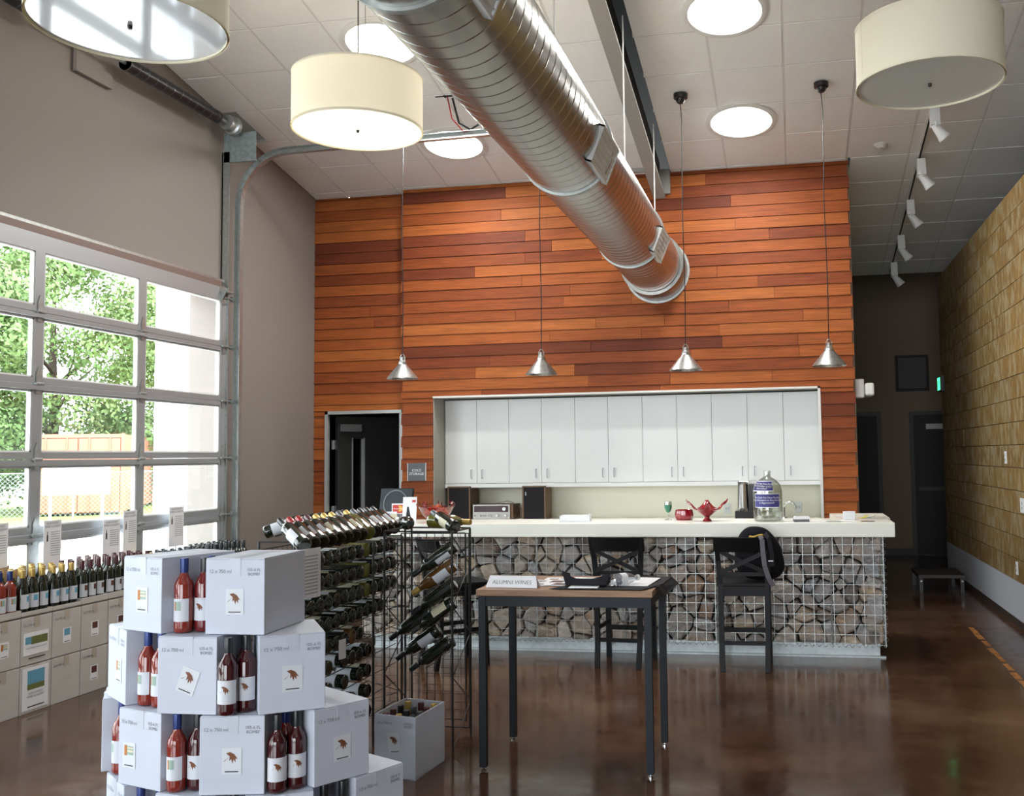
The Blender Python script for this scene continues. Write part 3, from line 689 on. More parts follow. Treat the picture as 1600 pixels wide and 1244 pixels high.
# ------------------------------------------------------------------ duct
DX, DZ = None, None
du = thing('spiral_duct', 'large galvanised spiral duct running under the ceiling into the cedar wall', 'duct', (-1.335, YB-0.016, 3.495))
DR = 0.285; L0 = -14.0
def seg_tube(y0, y1, r, step=0.11, ridge=0.0016):
    b = MB(); N = 48; y = y0; prof = []
    while y < y1: prof += [(r, y+step*0.03), (r, y+step*0.86), (r, y+step*0.90), (r+ridge, y+step*0.93), (r+ridge, y+step*0.95), (r, y+step*0.98), (r, y+step*0.999)]; y += step
    prof.append((r, y1))
    vs = []; fs = []; P = len(prof)
    for k in range(N+1):
        t = 2*PI*k/N
        for rr, yy in prof: vs.append((rr*math.cos(t), yy+ (k/N)*step if 0 < yy-y0 and yy < y1-step else yy, rr*math.sin(t)))
    for k in range(N):
        for i in range(P-1): fs.append((k*P+i, k*P+i+1, (k+1)*P+i+1, (k+1)*P+i))
    return b.add(vs, fs)
part('duct_run', seg_tube(L0, -1.75, DR), 'duct_metal', du, smooth=True)
part('duct_end_run', seg_tube(-1.75, -0.42, DR), 'duct_metal', du, smooth=True)
part('wall_sleeve', seg_tube(-0.42, 0.0, DR+0.03, 0.05), 'duct_metal', du, smooth=True)
def ring(y, r, wd=0.03, th=0.014):
    b = MB(); N = 48; prof = [(r, -wd/2), (r+th, -wd/2), (r+th, wd/2), (r, wd/2)]
    vs = []; fs = []
    for k in range(N):
        t = 2*PI*k/N
        for rr, yy in prof: vs.append((rr*math.cos(t), y+yy, rr*math.sin(t)))
    for k in range(N):
        j = (k+1) % N
        for i in range(4): fs.append((k*4+i, k*4+(i+1) % 4, j*4+(i+1) % 4, j*4+i))
    return b.add(vs, fs)
for y in (-1.75, -4.2, -6.8): part('joint_ring', ring(y, DR), 'galvanised', du, smooth=True)
part('sleeve_ring', ring(-0.42, DR, 0.012, 0.034), 'duct_metal', du)
b = MB(); N = 40
b.T = Matrix.Translation((0,0.0,0)) @ Matrix.Rotation(R(90), 4, 'X'); b.lathe([(DR+0.02,0.0),(DR+0.055,0.0),(DR+0.055,0.012),(DR+0.02,0.012)], 40, cap=False); part('wall_flange', b, 'galvanised', du, smooth=True)
def vent(y, ang, L_, W_):
    T = Matrix.Rotation(R(ang), 4, 'Y'); hw = W_/2
    b = MB(); b.T = T
    z0, z1 = DR-0.03, DR+0.014
    b.box(-hw, hw, y-L_/2, y-L_/2+0.012, z0, z1); b.box(-hw, hw, y+L_/2-0.012, y+L_/2, z0, z1); b.box(-hw, -hw+0.012, y-L_/2, y+L_/2, z0, z1); b.box(hw-0.012, hw, y-L_/2, y+L_/2, z0, z1)
    f = part('vent_frame', b, 'white_paint', du)
    b = MB(); b.T = T; n = int(W_/0.035)
    for k in range(1, n): x = -hw+k*W_/n; b.box(x-0.002, x+0.002, y-L_/2+0.012, y+L_/2-0.012, z1-0.012, z1-0.002)
    b.box(-hw+0.012, hw-0.012, y-L_/2+0.012, y+L_/2-0.012, z1-0.014, z1-0.010)
    part('vent_blade', b, 'white_paint', f, kind='stuff')
for y in (-1.75, -4.35, -6.75): vent(y, 112, 0.50, 0.23)
for y, x in ((-1.0, 0.0), (-2.7, 0.0), (-5.0, 0.0)):
    b = MB(); yy = YB+y; b.tube([(x+0.12, y, DR*0.9), (x+0.12, y, cz(yy)-3.495-0.0)], 0.006, 6); part('hanger_rod', b, 'grid_white', du)

# ------------------------------------------------------------------ skylight rings
def skylight(x, y, label):
    z = cz(y)
    t = thing('tubular_skylight', label, 'skylight', (x, y, z), (-math.atan(SL), 0, 0), 'round skylights in the sloped ceiling')
    b = MB(); b.lathe([(0.285,-0.004),(0.33,-0.004),(0.335,-0.014),(0.31,-0.026),(0.285,-0.02)], 40, cap=False); part('trim_ring', b, 'smoke_white', t, smooth=True)
    b = MB(); b.lathe([(0.0,-0.012),(0.2,-0.016),(0.287,-0.012),(0.287,-0.004),(0.0,-0.004)], 40); part('diffuser', b, 'skylight_glow', t, smooth=True)
    lamp('skylight_daylight', 'AREA', (x, y-0.006, z-0.03), 14, (1.0, 0.985, 0.95), 0.54, (-math.atan(SL), 0, 0))
skylight(-3.24, 7.434, 'glowing round skylight partly hidden by the lit drum lamp')
skylight(-3.23, 9.174, 'glowing round skylight between the duct and the lit drum lamp')
skylight(-0.426, 7.457, 'glowing round skylight at the top edge right of the beam')
skylight(-0.391, 9.15, 'glowing round skylight between the two black pendant canopies')

# ------------------------------------------------------------------ drum lamps
def drum(x, y, z, r, h, sm, dm, label, lit=False):
    t = thing('drum_pendant', label, 'lamp', (x, y, z), group='large drum pendants')
    b = MB(); b.lathe([(r,0),(r,h),(r-0.004,h),(r-0.004,0)], 64, cap=False); sh = part('lamp_shade', b, sm, t, smooth=True)
    b = MB(); b.lathe([(r+0.003,-0.004),(r+0.003,0.008),(r-0.006,0.008),(r-0.006,-0.004)], 64, cap=False); b.lathe([(r+0.003,h-0.008),(r+0.003,h+0.004),(r-0.006,h+0.004),(r-0.006,h-0.008)], 64, cap=False); part('trim_band', b, 'shade_cream', sh, smooth=True)
    a_ = R(200); b = MB(); b.bar((r*1.001*math.cos(a_), r*1.001*math.sin(a_), 0), (r*1.001*math.cos(a_), r*1.001*math.sin(a_), h), 0.004, 0.003, (0,0,1)); part('shade_seam', b, 'shade_cream', sh)
    b = MB(); b.lathe([(0.0,0.004),(r-0.007,0.004),(r-0.007,0.009),(0,0.009)], 64); part('diffuser', b, dm, t, smooth=True)
    b = MB(); b.lathe([(0,-0.012),(0.008,-0.012),(0.010,0.002),(0,0.004)], 10); part('finial', b, 'black_plastic', t)
    b = MB()
    for k in range(3): q = R(120*k+20); b.tube([(0,0,h-0.01),(r*math.cos(q)*.99,r*math.sin(q)*.99,h-0.01)], 0.003, 5)
    part('spider_frame', b, 'black_plastic', t)
    b = MB(); b.tube([(0,0,0.0),(0,0,cz(y)-z)], 0.0035, 6); b.tube([(0.05,0,h),(0.02,0,cz(y)-z)], 0.0015, 4); part('cord', b, 'black_cord', t)
    b = MB(); b.lathe([(0,0),(0.06,0),(0.06,0.03),(0,0.03)], 20); part('canopy', b, 'smoke_white', t, loc=(0,0,cz(y)-z-0.03))
    if lit: lamp('drum_pendant_bulb', 'POINT', (x, y, z+0.15), 14, (1.0, 0.82, 0.58), 0.08)
drum(-2.494, 3.335, 3.279, 0.36, 0.30, 'shade_cream', 'diffuser_gloss', 'cream drum pendant cut by the top left corner with a glossy reflecting underside')
drum(-2.361, 5.098, 3.433, 0.36, 0.30, 'shade_lit', 'diffuser_lit', 'lit cream drum pendant hanging left of the spiral duct', True)
drum(0.735, 5.101, 3.439, 0.36, 0.30, 'shade_cream', 'diffuser_off', 'unlit cream drum pendant at the upper right')

# ------------------------------------------------------------------ cone pendants above the bar
cl4 = ['spun metal cone pendant farthest left, hanging near the corner of the cedar wall', 'spun metal cone pendant second from the left above the bar',
       'spun metal cone pendant hanging right of the duct end', 'spun metal cone pendant farthest right above the bar']
for i, x in enumerate((-3.535, -2.208, -0.900, 0.331)):
    y = 8.6; z = 2.322
    t = thing('cone_pendant', cl4[i], 'lamp', (x, y, z), group='cone pendants above the bar')
    b = MB(); b.lathe([(0.147,0.0),(0.140,0.012),(0.037,0.135),(0.033,0.135),(0.134,0.012),(0.143,0.0)], 36, cap=False); part('lamp_shade', b, 'spun_zinc', t, smooth=True)
    b = MB(); b.lathe([(0.037,0.133),(0.040,0.140),(0.033,0.165),(0.018,0.172),(0.016,0.20),(0.006,0.205)], 16); part('socket_cup', b, 'spun_zinc', t, smooth=True)
    b = MB(); b.tube([(0.022,0,0.165),(0.024,0,0.20),(0.010,0,0.225),(0,0,0.23)], 0.004, 5); b.tube([(-0.022,0,0.165),(-0.024,0,0.20),(-0.010,0,0.225),(0,0,0.23)], 0.004, 5); part('strain_loop', b, 'galvanised', t)
    b = MB(); b.lathe([(0,0.04),(0.02,0.045),(0.03,0.07),(0.02,0.11),(0,0.12)], 12); part('bulb', b, 'smoke_white', t, smooth=True)
    top = cz(y)-z; b = MB(); b.tube([(0,0,0.2),(0.006,0,0.7),(-0.004,0,1.4),(0.008,0,top-0.25),(-0.004,0,top-0.08),(0,0,top-0.03)], 0.0045, 5); part('cord', b, 'black_cord', t)
    b = MB(); b.lathe([(0.022,-0.085),(0.038,-0.07),(0.042,-0.045),(0.062,-0.04),(0.064,0.0),(0.0,0.0)], 20); part('canopy', b, 'black_plastic', t, smooth=True, loc=(0,0,top))

# smoke detector
t = thing('smoke_detector', 'small round white smoke detector on the ceiling right of the cedar wall top', 'detector', (0.932, 9.819, cz(9.819)), (-math.atan(SL),0,0))
b = MB(); b.lathe([(0.0,-0.045),(0.035,-0.045),(0.045,-0.03),(0.06,-0.025),(0.065,0),(0,0)], 24); part('body', b, 'smoke_white', t, smooth=True)
b = MB(); b.lathe([(0.068,-0.01),(0.07,-0.002),(0.066,0.0)], 24, cap=False); part('base_ring', b, 'grid_white', t)

# track lighting
tk = thing('light_track', 'thin white lighting track fixed along the ceiling above the passage', 'track', (1.33, 9.0, cz(9.0)), (-math.atan(SL),0,0))
b = MB(); b.box(-0.018, 0.018, -2.0, 4.4, -0.03, -0.002); part('rail', b, 'smoke_white', tk)
b = MB(); b.box(-0.008, 0.008, -1.99, 4.39, -0.032, -0.028); part('slot', b, 'dark_void', tk)
hl = ['white track spotlight nearest, just below the unlit drum lamp', 'second nearest white track spotlight along the passage', 'middle white track spotlight of five', 'fourth white track spotlight from the front', 'farthest white track spotlight deep in the passage']
for i, y in enumerate((9.13, 10.13, 11.1, 12.1, 13.0)):
    t = thing('track_spotlight', hl[i], 'spotlight', (1.345, y, cz(y)-0.035), (-math.atan(SL),0,0), 'track spotlights over the passage')
    b = MB(); b.box(-0.042, 0.042, -0.042, 0.042, -0.175, 0.0); part('gear_box', b, 'white_paint', t, bevel=0.004)
    b = MB(); b.T = Matrix.Translation((0.0, 0.0, -0.175)) @ Matrix.Rotation(R(-38), 4, 'Y') @ Matrix.Rotation(R(14), 4, 'X')
    b.lathe([(0.0,0.03),(0.028,0.028),(0.036,-0.01),(0.048,-0.095),(0.056,-0.125),(0.056,-0.14),(0.047,-0.14),(0.040,-0.11),(0,-0.098)], 20); part('lamp_head', b, 'white_paint', t, smooth=True)
    for sy_ in (-1, 1): b = MB(); b.tube([(0,sy_*0.045,-0.15),(0,sy_*0.048,-0.20)], 0.008, 6); part('yoke_arm', b, 'white_paint', t)

# ------------------------------------------------------------------ cabinets in the niche
xs_c = [-3.787, -3.420, -3.054, -2.684, -2.311, -1.946, -1.572, -1.200, -0.832, -0.458, -0.086, 0.277]
YC = 10.43; CZ0, CZ1 = 1.30, 2.222
units = [(0,1),(1,3),(3,5),(5,7),(7,9),(9,11)]
units = [(0,2),(2,4),(4,6),(6,8),(8,10),(10,11)]
hx = {0:1,1:-1,2:1,3:-1,4:1,5:-1,6:1,7:-1,8:1,9:-1,10:-1}
ul = ['first','second','third','fourth','fifth']
for ui, (a, c) in enumerate(units):
    x0, x1 = xs_c[a], xs_c[c]; cx_ = (x0+x1)/2
    t = thing('wall_cabinet', ('white two-door wall cabinet, %s unit from the left in the niche' % ul[ui]) if ui < 5 else 'single-door white wall cabinet at the right end of the niche', 'cabinet', (cx_, YC, CZ0), group='white wall cabinets in the niche')
    b = MB(); b.box(x0-cx_+0.001, x1-cx_-0.001, 0.02, 0.355, 0, CZ1-CZ0); part('body', b, 'cabinet_white', t)
    for k in range(a, c):
        d0, d1_ = xs_c[k]-cx_+0.002, xs_c[k+1]-cx_-0.002
        b = MB(); b.box(d0, d1_, 0, 0.018, 0.002, CZ1-CZ0-0.004); dr = part('door', b, 'cabinet_white', t, bevel=0.001)
        hx_ = d1_-0.06 if hx[k] > 0 else d0+0.06
        b = MB(); b.tube([(hx_,0,0.055),(hx_,-0.03,0.06),(hx_,-0.03,0.145),(hx_,0,0.15)], 0.005, 6); part('handle', b, 'aluminium', dr, smooth=True)
mb = MB(); mb.box(-3.79, 0.28, YC+0.0, YC+0.02, CZ0-0.045, CZ0-0.002); mb.box(-3.79, 0.28, YC+0.02, 10.79, CZ0-0.02, CZ0-0.003); struct('trim_5', mb, 'cabinet_white')
t = thing('back_counter', 'white back counter running along the niche under the cabinets', 'counter', (-1.75, 10.45, 0))
b = MB(); b.box(-2.03, 2.02, -0.28, 0.34, 0.865, 0.905); part('worktop', b, 'counter_white', t)
b = MB(); b.box(-2.03, 2.02, -0.20, 0.34, 0.1, 0.865); part('base_cabinet', b, 'cabinet_white', t)
BC = 0.905

# ------------------------------------------------------------------ bar counter with gabion front
bar = thing('gabion_bar', 'long bar with a thick white top and rock filled wire cage front', 'bar counter', (-1.5, 7.9, 0))
bo = Vector((-1.5, 7.9, 0))
GX0, GX1, GY, GZ0, GZ1 = -3.62, 0.665, 7.90, 0.10, 0.935
b = MB(); b.box(GX0-bo.x-0.15, 0.745+1.5, -0.15, 0.42, 0.938, 1.045); b.box(0.306+1.5, 0.765+1.5, 0.42, 1.07, 0.938, 1.045); part('bar_top', b, 'counter_white', bar, bevel=0.004)
b = MB(); b.box(GX0+0.1-bo.x, GX1-0.04-bo.x, 0.07, 0.14, 0.0, 0.11); b.box(GX0+0.1-bo.x, GX1+0.03-bo.x-0.03, 0.03, 0.07, 0.0, 0.012); b.box(GX1-0.075-bo.x, GX1-0.04-bo.x, 0.071, 0.9, 0, 0.109); b.box(GX0+0.1-bo.x, GX1-0.04-bo.x, 0.03, 0.14, 0.098, 0.11); part('plinth', b, 'galv_light', bar)
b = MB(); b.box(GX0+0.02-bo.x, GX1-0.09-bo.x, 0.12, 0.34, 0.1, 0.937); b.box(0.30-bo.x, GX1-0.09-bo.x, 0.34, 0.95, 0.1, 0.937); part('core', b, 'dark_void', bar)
# rocks: voronoi cells clipped, shrunk and given depth
def clip(poly, px_, py_, nx, ny):
    out = []
    for i in range(len(poly)):
        a, c = poly[i], poly[(i+1) % len(poly)]
        da = (a[0]-px_)*nx+(a[1]-py_)*ny; dc = (c[0]-px_)*nx+(c[1]-py_)*ny
        if da <= 0: out.append(a)
        if (da < 0 < dc) or (dc < 0 < da): tt = da/(da-dc); out.append((a[0]+(c[0]-a[0])*tt, a[1]+(c[1]-a[1])*tt))
    return out
def voro(seeds, x0, x1, z0, z1):
    cells = []
    for i, s in enumerate(seeds):
        poly = [(x0,z0),(x1,z0),(x1,z1),(x0,z1)]
        near = sorted(seeds, key=lambda q: (q[0]-s[0])**2+(q[1]-s[1])**2)[1:16]
        for q in near:
            d2 = (q[0]-s[0])**2+(q[1]-s[1])**2; f = min(0.72, max(0.28, 0.5+(s[2]-q[2])/(2*d2)))
            poly = clip(poly, s[0]+(q[0]-s[0])*f, s[1]+(q[1]-s[1])*f, q[0]-s[0], q[1]-s[1])
        cells.append(poly)
    return cells
rnd = random.Random(5)
def rocks(x0, x1, n, place, parent):
    seeds = []
    tries = 0
    while len(seeds) < n and tries < 200000:
        tries += 1; p = (rnd.uniform(x0, x1), rnd.uniform(GZ0, GZ1), rnd.uniform(-0.006, 0.006)); dmin = rnd.choice((0.075, 0.11, 0.16)) * (1 if tries < 20000 else 0.85)
        if all((p[0]-q[0])**2*0.6+(p[1]-q[1])**2*1.3 > dmin*dmin for q in seeds): seeds.append(p)
    for s, poly in zip(seeds, voro(seeds, x0, x1, GZ0, GZ1)):
        if len(poly) < 3: continue
        cx_ = sum(p[0] for p in poly)/len(poly); cy_ = sum(p[1] for p in poly)/len(poly)
        # resample outline to a rough rock
        pts_ = []
        for i in range(len(poly)):
            a, c = poly[i], poly[(i+1) % len(poly)]
            if math.hypot(a[0]-c[0], a[1]-c[1]) < 0.012: continue
            f = rnd.uniform(.03, .16); pts_.append((a[0]+(c[0]-a[0])*f, a[1]+(c[1]-a[1])*f)); pts_.append((a[0]+(c[0]-a[0])*(1-f*.8), a[1]+(c[1]-a[1])*(1-f*.8)))
        if len(pts_) < 3: continue
        n_ = len(pts_); tx, tz = rnd.uniform(-.25,.25), rnd.uniform(-.25,.25); fr = rnd.uniform(0.0, 0.04)
        rings = []
        for sc, dp in ((0.80, 0.12), (0.96, 0.075), (0.93, 0.028), (rnd.uniform(.66,.88), 0.008)):
            rr = []
            for k, p in enumerate(pts_):
                j = 1+rnd.uniform(-.12, .08); dx_, dz_ = (p[0]-cx_)*sc*j, (p[1]-cy_)*sc*j
                dd = dp+fr+rnd.uniform(-.006,.006)+(dx_*tx+dz_*tz)*0.5; rr.append((cx_+dx_, max(0.012, dd), cy_+dz_))
            rings.append(rr)
        V = [p for r_ in rings for p in r_]; V.append((cx_+rnd.uniform(-.01,.01), max(0.012, fr+0.006+rnd.uniform(-.006,.004)), cy_)); F = []
        for q in range(3):
            for k in range(n_): F.append((q*n_+k, q*n_+(k+1) % n_, (q+1)*n_+(k+1) % n_, (q+1)*n_+k))
        for k in range(n_): F.append((3*n_+k, 3*n_+(k+1) % n_, 4*n_))
        F.append(tuple(range(n_-1, -1, -1)))
        b = MB(); b.add([place(*p) for p in V], F); part('rock', b, 'gabion_rock', parent)
rocks(GX0, GX1-0.01, 230, lambda x, d, z: (x-bo.x, d+0.004, z), bar)
rocks(7.92, 8.85, 36, lambda x, d, z: (GX1-bo.x-d-0.006, x-bo.y, z), bar)
# wire cage
b = MB(); cell = 0.0762
k = 0; x = GX1
while x > GX0-0.01: b.tube([(x-bo.x, -0.004, GZ0-0.01), (x-bo.x, -0.004, GZ1)], 0.0023, 4); x -= cell
z = GZ0+0.005
while z < GZ1: b.tube([(GX0-bo.x, -0.007, z), (GX1-bo.x, -0.007, z)], 0.0023, 4); b.tube([(GX1+0.004-bo.x, 0, z), (GX1+0.004-bo.x, 0.95, z)], 0.0023, 4); z += cell
y = 0.02
while y < 0.95: b.tube([(GX1+0.004-bo.x, y, GZ0-0.01), (GX1+0.004-bo.x, y, GZ1)], 0.0023, 4); y += cell
part('cage_mesh', b, 'galvanised', bar, kind='stuff')
def spiral(p0, p1, r, pitch):
    p0, p1 = Vector(p0), Vector(p1); d = p1-p0; L = d.length; d.normalize(); u = d.orthogonal().normalized(); v = d.cross(u); n = int(L/pitch*8)
    return [p0+d*L*i/n+u*r*math.cos(2*PI*i/8)+v*r*math.sin(2*PI*i/8) for i in range(n+1)]
for x in (GX1-0.0, GX1-0.40, GX1-1.28, GX1-2.02, GX1-2.75, GX1-3.5):
    b = MB(); rr = 0.02 if x > GX1-0.1 else 0.011; b.tube(spiral((x-bo.x, -0.004, GZ0), (x-bo.x, -0.004, GZ1), rr, 0.055), 0.002, 4); 
    if x < GX1-0.1: b.tube([(x-bo.x, -0.008, GZ0), (x-bo.x, -0.008, GZ1)], 0.005, 5)
    part('lacing_spiral', b, 'galvanised', bar)
b = MB(); b.tube(spiral((GX0-bo.x, -0.004, GZ0-0.004), (GX1-bo.x, -0.004, GZ0-0.004), 0.012, 0.05), 0.0018, 4); part('bottom_spiral', b, 'galvanised', bar)

# ------------------------------------------------------------------ bar stools
def stool(loc, rz, label):
    t = thing('bar_stool', label, 'stool', (*loc, 0), rz, 'black cross back bar stools')
    # local frame: back at y=-0.17, front towards +y
    for s in (-1, 1):
        b = MB(); P = [(s*0.160,-0.215,0),(s*0.165,-0.180,0.20),(s*0.170,-0.172,0.63),(s*0.182,-0.185,0.80),(s*0.195,-0.225,0.965)]
        for p, q in zip(P[:-1], P[1:]): b.bar(p, q, 0.036, 0.030, (0,1,0))
        part('back_leg', b, 'black_wood', t)
        b = MB(); b.bar((s*0.185,0.185,0),(s*0.180,0.165,0.60), 0.036, 0.036, (0,1,0)); part('front_leg', b, 'black_wood', t)
        b = MB(); b.bar((s*0.173,-0.17,0.28),(s*0.182,0.17,0.28), 0.018, 0.030, (0,0,1)); part('side_stretcher', b, 'black_wood', t)
        b = MB(); b.bar((s*0.173,-0.17,0.575),(s*0.182,0.17,0.575), 0.018, 0.07, (0,0,1)); part('side_apron', b, 'black_wood', t)
    b = MB(); b.bar((-0.16,-0.18,0.20),(0.16,-0.18,0.20), 0.018, 0.028); part('back_stretcher', b, 'black_wood', t)
    b = MB(); b.bar((-0.18,0.172,0.235),(0.18,0.172,0.235), 0.022, 0.034); part('foot_rest', b, 'black_wood', t)
    for y in (-0.172, 0.168): b = MB(); b.bar((-0.165,y,0.575),(0.165,y,0.575), 0.018, 0.07); part('apron', b, 'black_wood', t)
    b = MB(); b.prism([(-0.195,-0.185),(0.195,-0.185),(0.215,0.20),(0.19,0.225),(-0.19,0.225),(-0.215,0.20)], 0.61, 0.637); part('seat', b, 'black_wood', t, bevel=0.006)
    b = MB(); n = 10; V = []
    for k in range(n+1):
        x = -0.215+0.43*k/n; c_ = -0.05*(1-(x/0.215)**2)
        V += [(x,-0.205+c_*0.6,0.865),(x,-0.232+c_,0.972),(x,-0.212+c_,0.972),(x,-0.185+c_*0.6,0.865)]
    F = [(4*k+i, 4*k+(i+1)%4, 4*k+4+(i+1)%4, 4*k+4+i) for k in range(n) for i in range(4)]+[(3,2,1,0),(4*n,4*n+1,4*n+2,4*n+3)]
    b.add(V, F); part('top_rail', b, 'black_wood', t, smooth=True)
    b = MB(); b.bar((-0.172,-0.175,0.70),(0.172,-0.175,0.70), 0.018, 0.028); part('lower_rail', b, 'black_wood', t)
    for s in (-1, 1): b = MB(); b.bar((s*0.168,-0.182+0.006*s,0.71),(-s*0.175,-0.208+0.006*s,0.87), 0.016, 0.030, (0,0,1)); part('cross_slat', b, 'black_wood', t)
    return t
stool((-1.30, 7.56), R(-6), 'black wooden cross back bar stool behind the tall table')
stool((-0.385, 7.54), R(2), 'black wooden cross back bar stool with a backpack hung on it')
stool((-2.60, 7.36), R(-48), 'black wooden cross back bar stool seen through the wire rack')

# backpack on the right stool
t = thing('backpack', 'black backpack with grey strap and yellow loop hanging on the right bar stool', 'backpack', (-0.26, 7.22, 0.60))
bmx = bmesh.new(); bmesh.ops.create_icosphere(bmx, subdivisions=4, radius=1)
for v in bmx.verts:
    z = v.co.z; wdt = 0.168*(1+0.22*(0.2-z)); 
    x_ = math.copysign(abs(v.co.x)**0.75, v.co.x)*wdt; y_ = math.copysign(abs(v.co.y)**0.8, v.co.y)*0.085*(1+0.3*(-z)); z_ = math.copysign(abs(z)**0.85, z)*0.198
    n_ = noise.noise(Vector((x_*14, y_*14, z_*10)))*0.012
    v.co = Vector((x_*(1+n_*3)+0.045*(0.5-z)*0.5, y_+n_, z_+0.198))
me = bpy.data.meshes.new('bag_body'); bmx.to_mesh(me); bmx.free(); me.materials.append(MATS['bag_black']); me.polygons.foreach_set('use_smooth', [True]*len(me.polygons))
bb = link('bag_body', me, t, (0.0, 0.26, 0.0)); 
bb.location = (-0.022, 0.285, 0.042)
b = MB(); pp = [(0.015,-0.02,0.395),(0.03,-0.065,0.37),(0.035,-0.075,0.28),(0.045,-0.075,0.18),(0.07,-0.07,0.10),(0.10,-0.05,0.04)]
for p, q in zip(pp[:-1], pp[1:]): b.bar(p, q, 0.034, 0.010, (0,1,0.2))
part('shoulder_strap', b, 'bag_grey', t, bevel=0.003)
b = MB(); pp = [(0.05,0.02,0.405),(0.075,-0.045,0.375),(0.095,-0.055,0.28),(0.10,-0.06,0.18)]
for p, q in zip(pp[:-1], pp[1:]): b.bar(p, q, 0.03, 0.010, (0,1,0.2))
part('shoulder_strap', b, 'cloth_black', t, bevel=0.003)
b = MB(); b.box(0.07, 0.105, -0.068, -0.062, 0.215, 0.222); part('reflective_tab', b, 'paper', t)
b = MB(); b.tube([(-0.06,-0.02,0.385),(-0.055,-0.055,0.392),(-0.03,-0.06,0.388),(0.0,-0.05,0.398),(0.03,-0.045,0.402),(0.035,-0.01,0.395)], 0.006, 8); part('grab_loop', b, 'bag_yellow', t, smooth=True)

# ------------------------------------------------------------------ tall table
TZ = 0.909
tt = thing('tall_table', 'tall narrow table with a wooden top and four dark steel legs', 'table', (-1.155, 5.18, 0))
b = MB(); b.box(-0.455, 0.455, -0.30, 0.295, TZ-0.032, TZ); part('tabletop', b, 'table_wood', tt, bevel=0.002)
b = MB(); b.box(-0.409,0.409,-0.286,-0.262,TZ-0.085,TZ-0.032); b.box(-0.409,0.409,0.26,0.286,TZ-0.085,TZ-0.032); b.box(-0.442,-0.418,-0.253,0.253,TZ-0.085,TZ-0.032); b.box(0.418,0.442,-0.253,0.253,TZ-0.085,TZ-0.032); part('apron', b, 'steel_blueblack', tt)
for sx in (-1, 1):
    for sy in (-1, 1):
        x, y = sx*0.4275, sy*0.272; b = MB(); b.box(x-0.018,x+0.018,y-0.018,y+0.018,0.018,TZ-0.032); lg = part('leg', b, 'steel_blueblack', tt)
        b = MB(); b.lathe([(0,0),(0.014,0),(0.014,0.006),(0.006,0.008),(0.006,0.02),(0,0.02)], 10, (x,y,0)); part('glide', b, 'chrome', lg)
def sheet(name, label, cat, cx_, cy_, w_, h_, rz, z, m='paper', group=None, t_=0.0012, curl=0.0):
    tO = thing(name, label, cat, (cx_, cy_, z), rz, group); b = MB(); n = 6
    V = []; F = []
    for k in range(n+1):
        x = -w_/2+w_*k/n; zz = curl*((k/n)**3)
        V += [(x,-h_/2,zz),(x,h_/2,zz),(x,-h_/2,zz+t_),(x,h_/2,zz+t_)]
    for k in range(n): q = 4*k; F += [(q,q+1,q+5,q+4),(q+2,q+6,q+7,q+3),(q,q+4,q+6,q+2),(q+1,q+3,q+7,q+5)]
    F += [(0,2,3,1),(4*n,4*n+1,4*n+3,4*n+2)]
    b.add(V, F); part('page', b, m, tO); return tO
# cards on the left half
pr = [(-1.50,5.30,0),(-1.38,5.22,4),(-1.49,5.14,-6),(-1.27,5.32,3),(-1.24,5.20,-8),(-1.36,5.08,10),(-1.13,5.32,-4),(-1.10,5.23,6),(-1.20,5.08,-14),(-1.13,5.13,12)]
pl = ['print card in the back left corner of the tall table','print card second from the left near the back edge of the table','print card behind the tent sign','white card at the middle of the table back edge','print card left of the black tray','print card overlapping just right of the tent sign','white card behind the black tray at the back edge','print card half under the black tray','print card near the wooden centre of the table','loose print card touching the black cloth']
for i, (x, y, a) in enumerate(pr):
    s = sheet('print_card', pl[i], 'card', x, y, 0.165, 0.115, R(a), TZ+0.0005+0.0004*i, group='print cards on the tall table')
    b = MB(); b.box(-0.055, -0.005 if i % 2 else 0.04, -0.038, 0.038 if i % 3 else 0.0, 0.0014, 0.0017); part('picture', b, ['brown_print','sand_print','teal_print','leaf_print'][i % 4], s)
    b = MB(); [b.box(0.0, 0.055, -0.03+q*0.012, -0.026+q*0.012, 0.0018, 0.0020) for q in range(5)]; part('print_line', b, 'ink', s, kind='stuff')
t = thing('tent_sign', 'white tent card reading ALUMNI WINES at the front left of the tall table', 'sign', (-1.44, 4.975, TZ+0.002), R(-3))
b = MB(); b.hexa([(-0.14,-0.03,0),(0.14,-0.03,0),(0.14,-0.029,0),(-0.14,-0.029,0)],[(-0.125,0,0.058),(0.125,0,0.058),(0.125,0.001,0.058),(-0.125,0.001,0.058)]); b.hexa([(-0.14,0.03,0),(0.14,0.03,0),(0.14,0.031,0),(-0.14,0.031,0)],[(-0.125,0.0,0.058),(0.125,0.0,0.058),(0.125,0.001,0.058),(-0.125,0.001,0.058)]); part('card', b, 'paper', t)
text('lettering', 'ALUMNI WINES', 0.030, 'ink', t, (0, -0.0215, 0.018), (R(62), 0, 0), 'CENTER', 1.02)
b = MB(); b.prism([(-0.20,-0.13),(0.28,-0.14),(0.36,0.12),(-0.04,0.20)], 0, 0.003); o = part('table_cloth', b, 'cloth_black'); o.location = (-1.03, 5.03, TZ+0.004)
tag(o, 'black cloth lying flat under the glass bottle and the front papers', 'cloth')
b = MB(); b.prism([(-0.13,-0.20),(0.17,-0.18),(0.19,0.24),(-0.12,0.24)], 0, 0.003); b.hexa([(0.17,-0.18,0.0),(0.19,0.24,0.0),(0.19,0.24,0.003),(0.17,-0.18,0.003)],[(0.20,-0.17,-0.05),(0.225,0.235,-0.035),(0.228,0.235,-0.033),(0.203,-0.17,-0.048)])
o = part('table_cloth', b, 'cloth_black'); o.location = (-0.86, 5.20, TZ+0.002); tag(o, 'black cloth hanging over the right edge of the tall table', 'cloth')
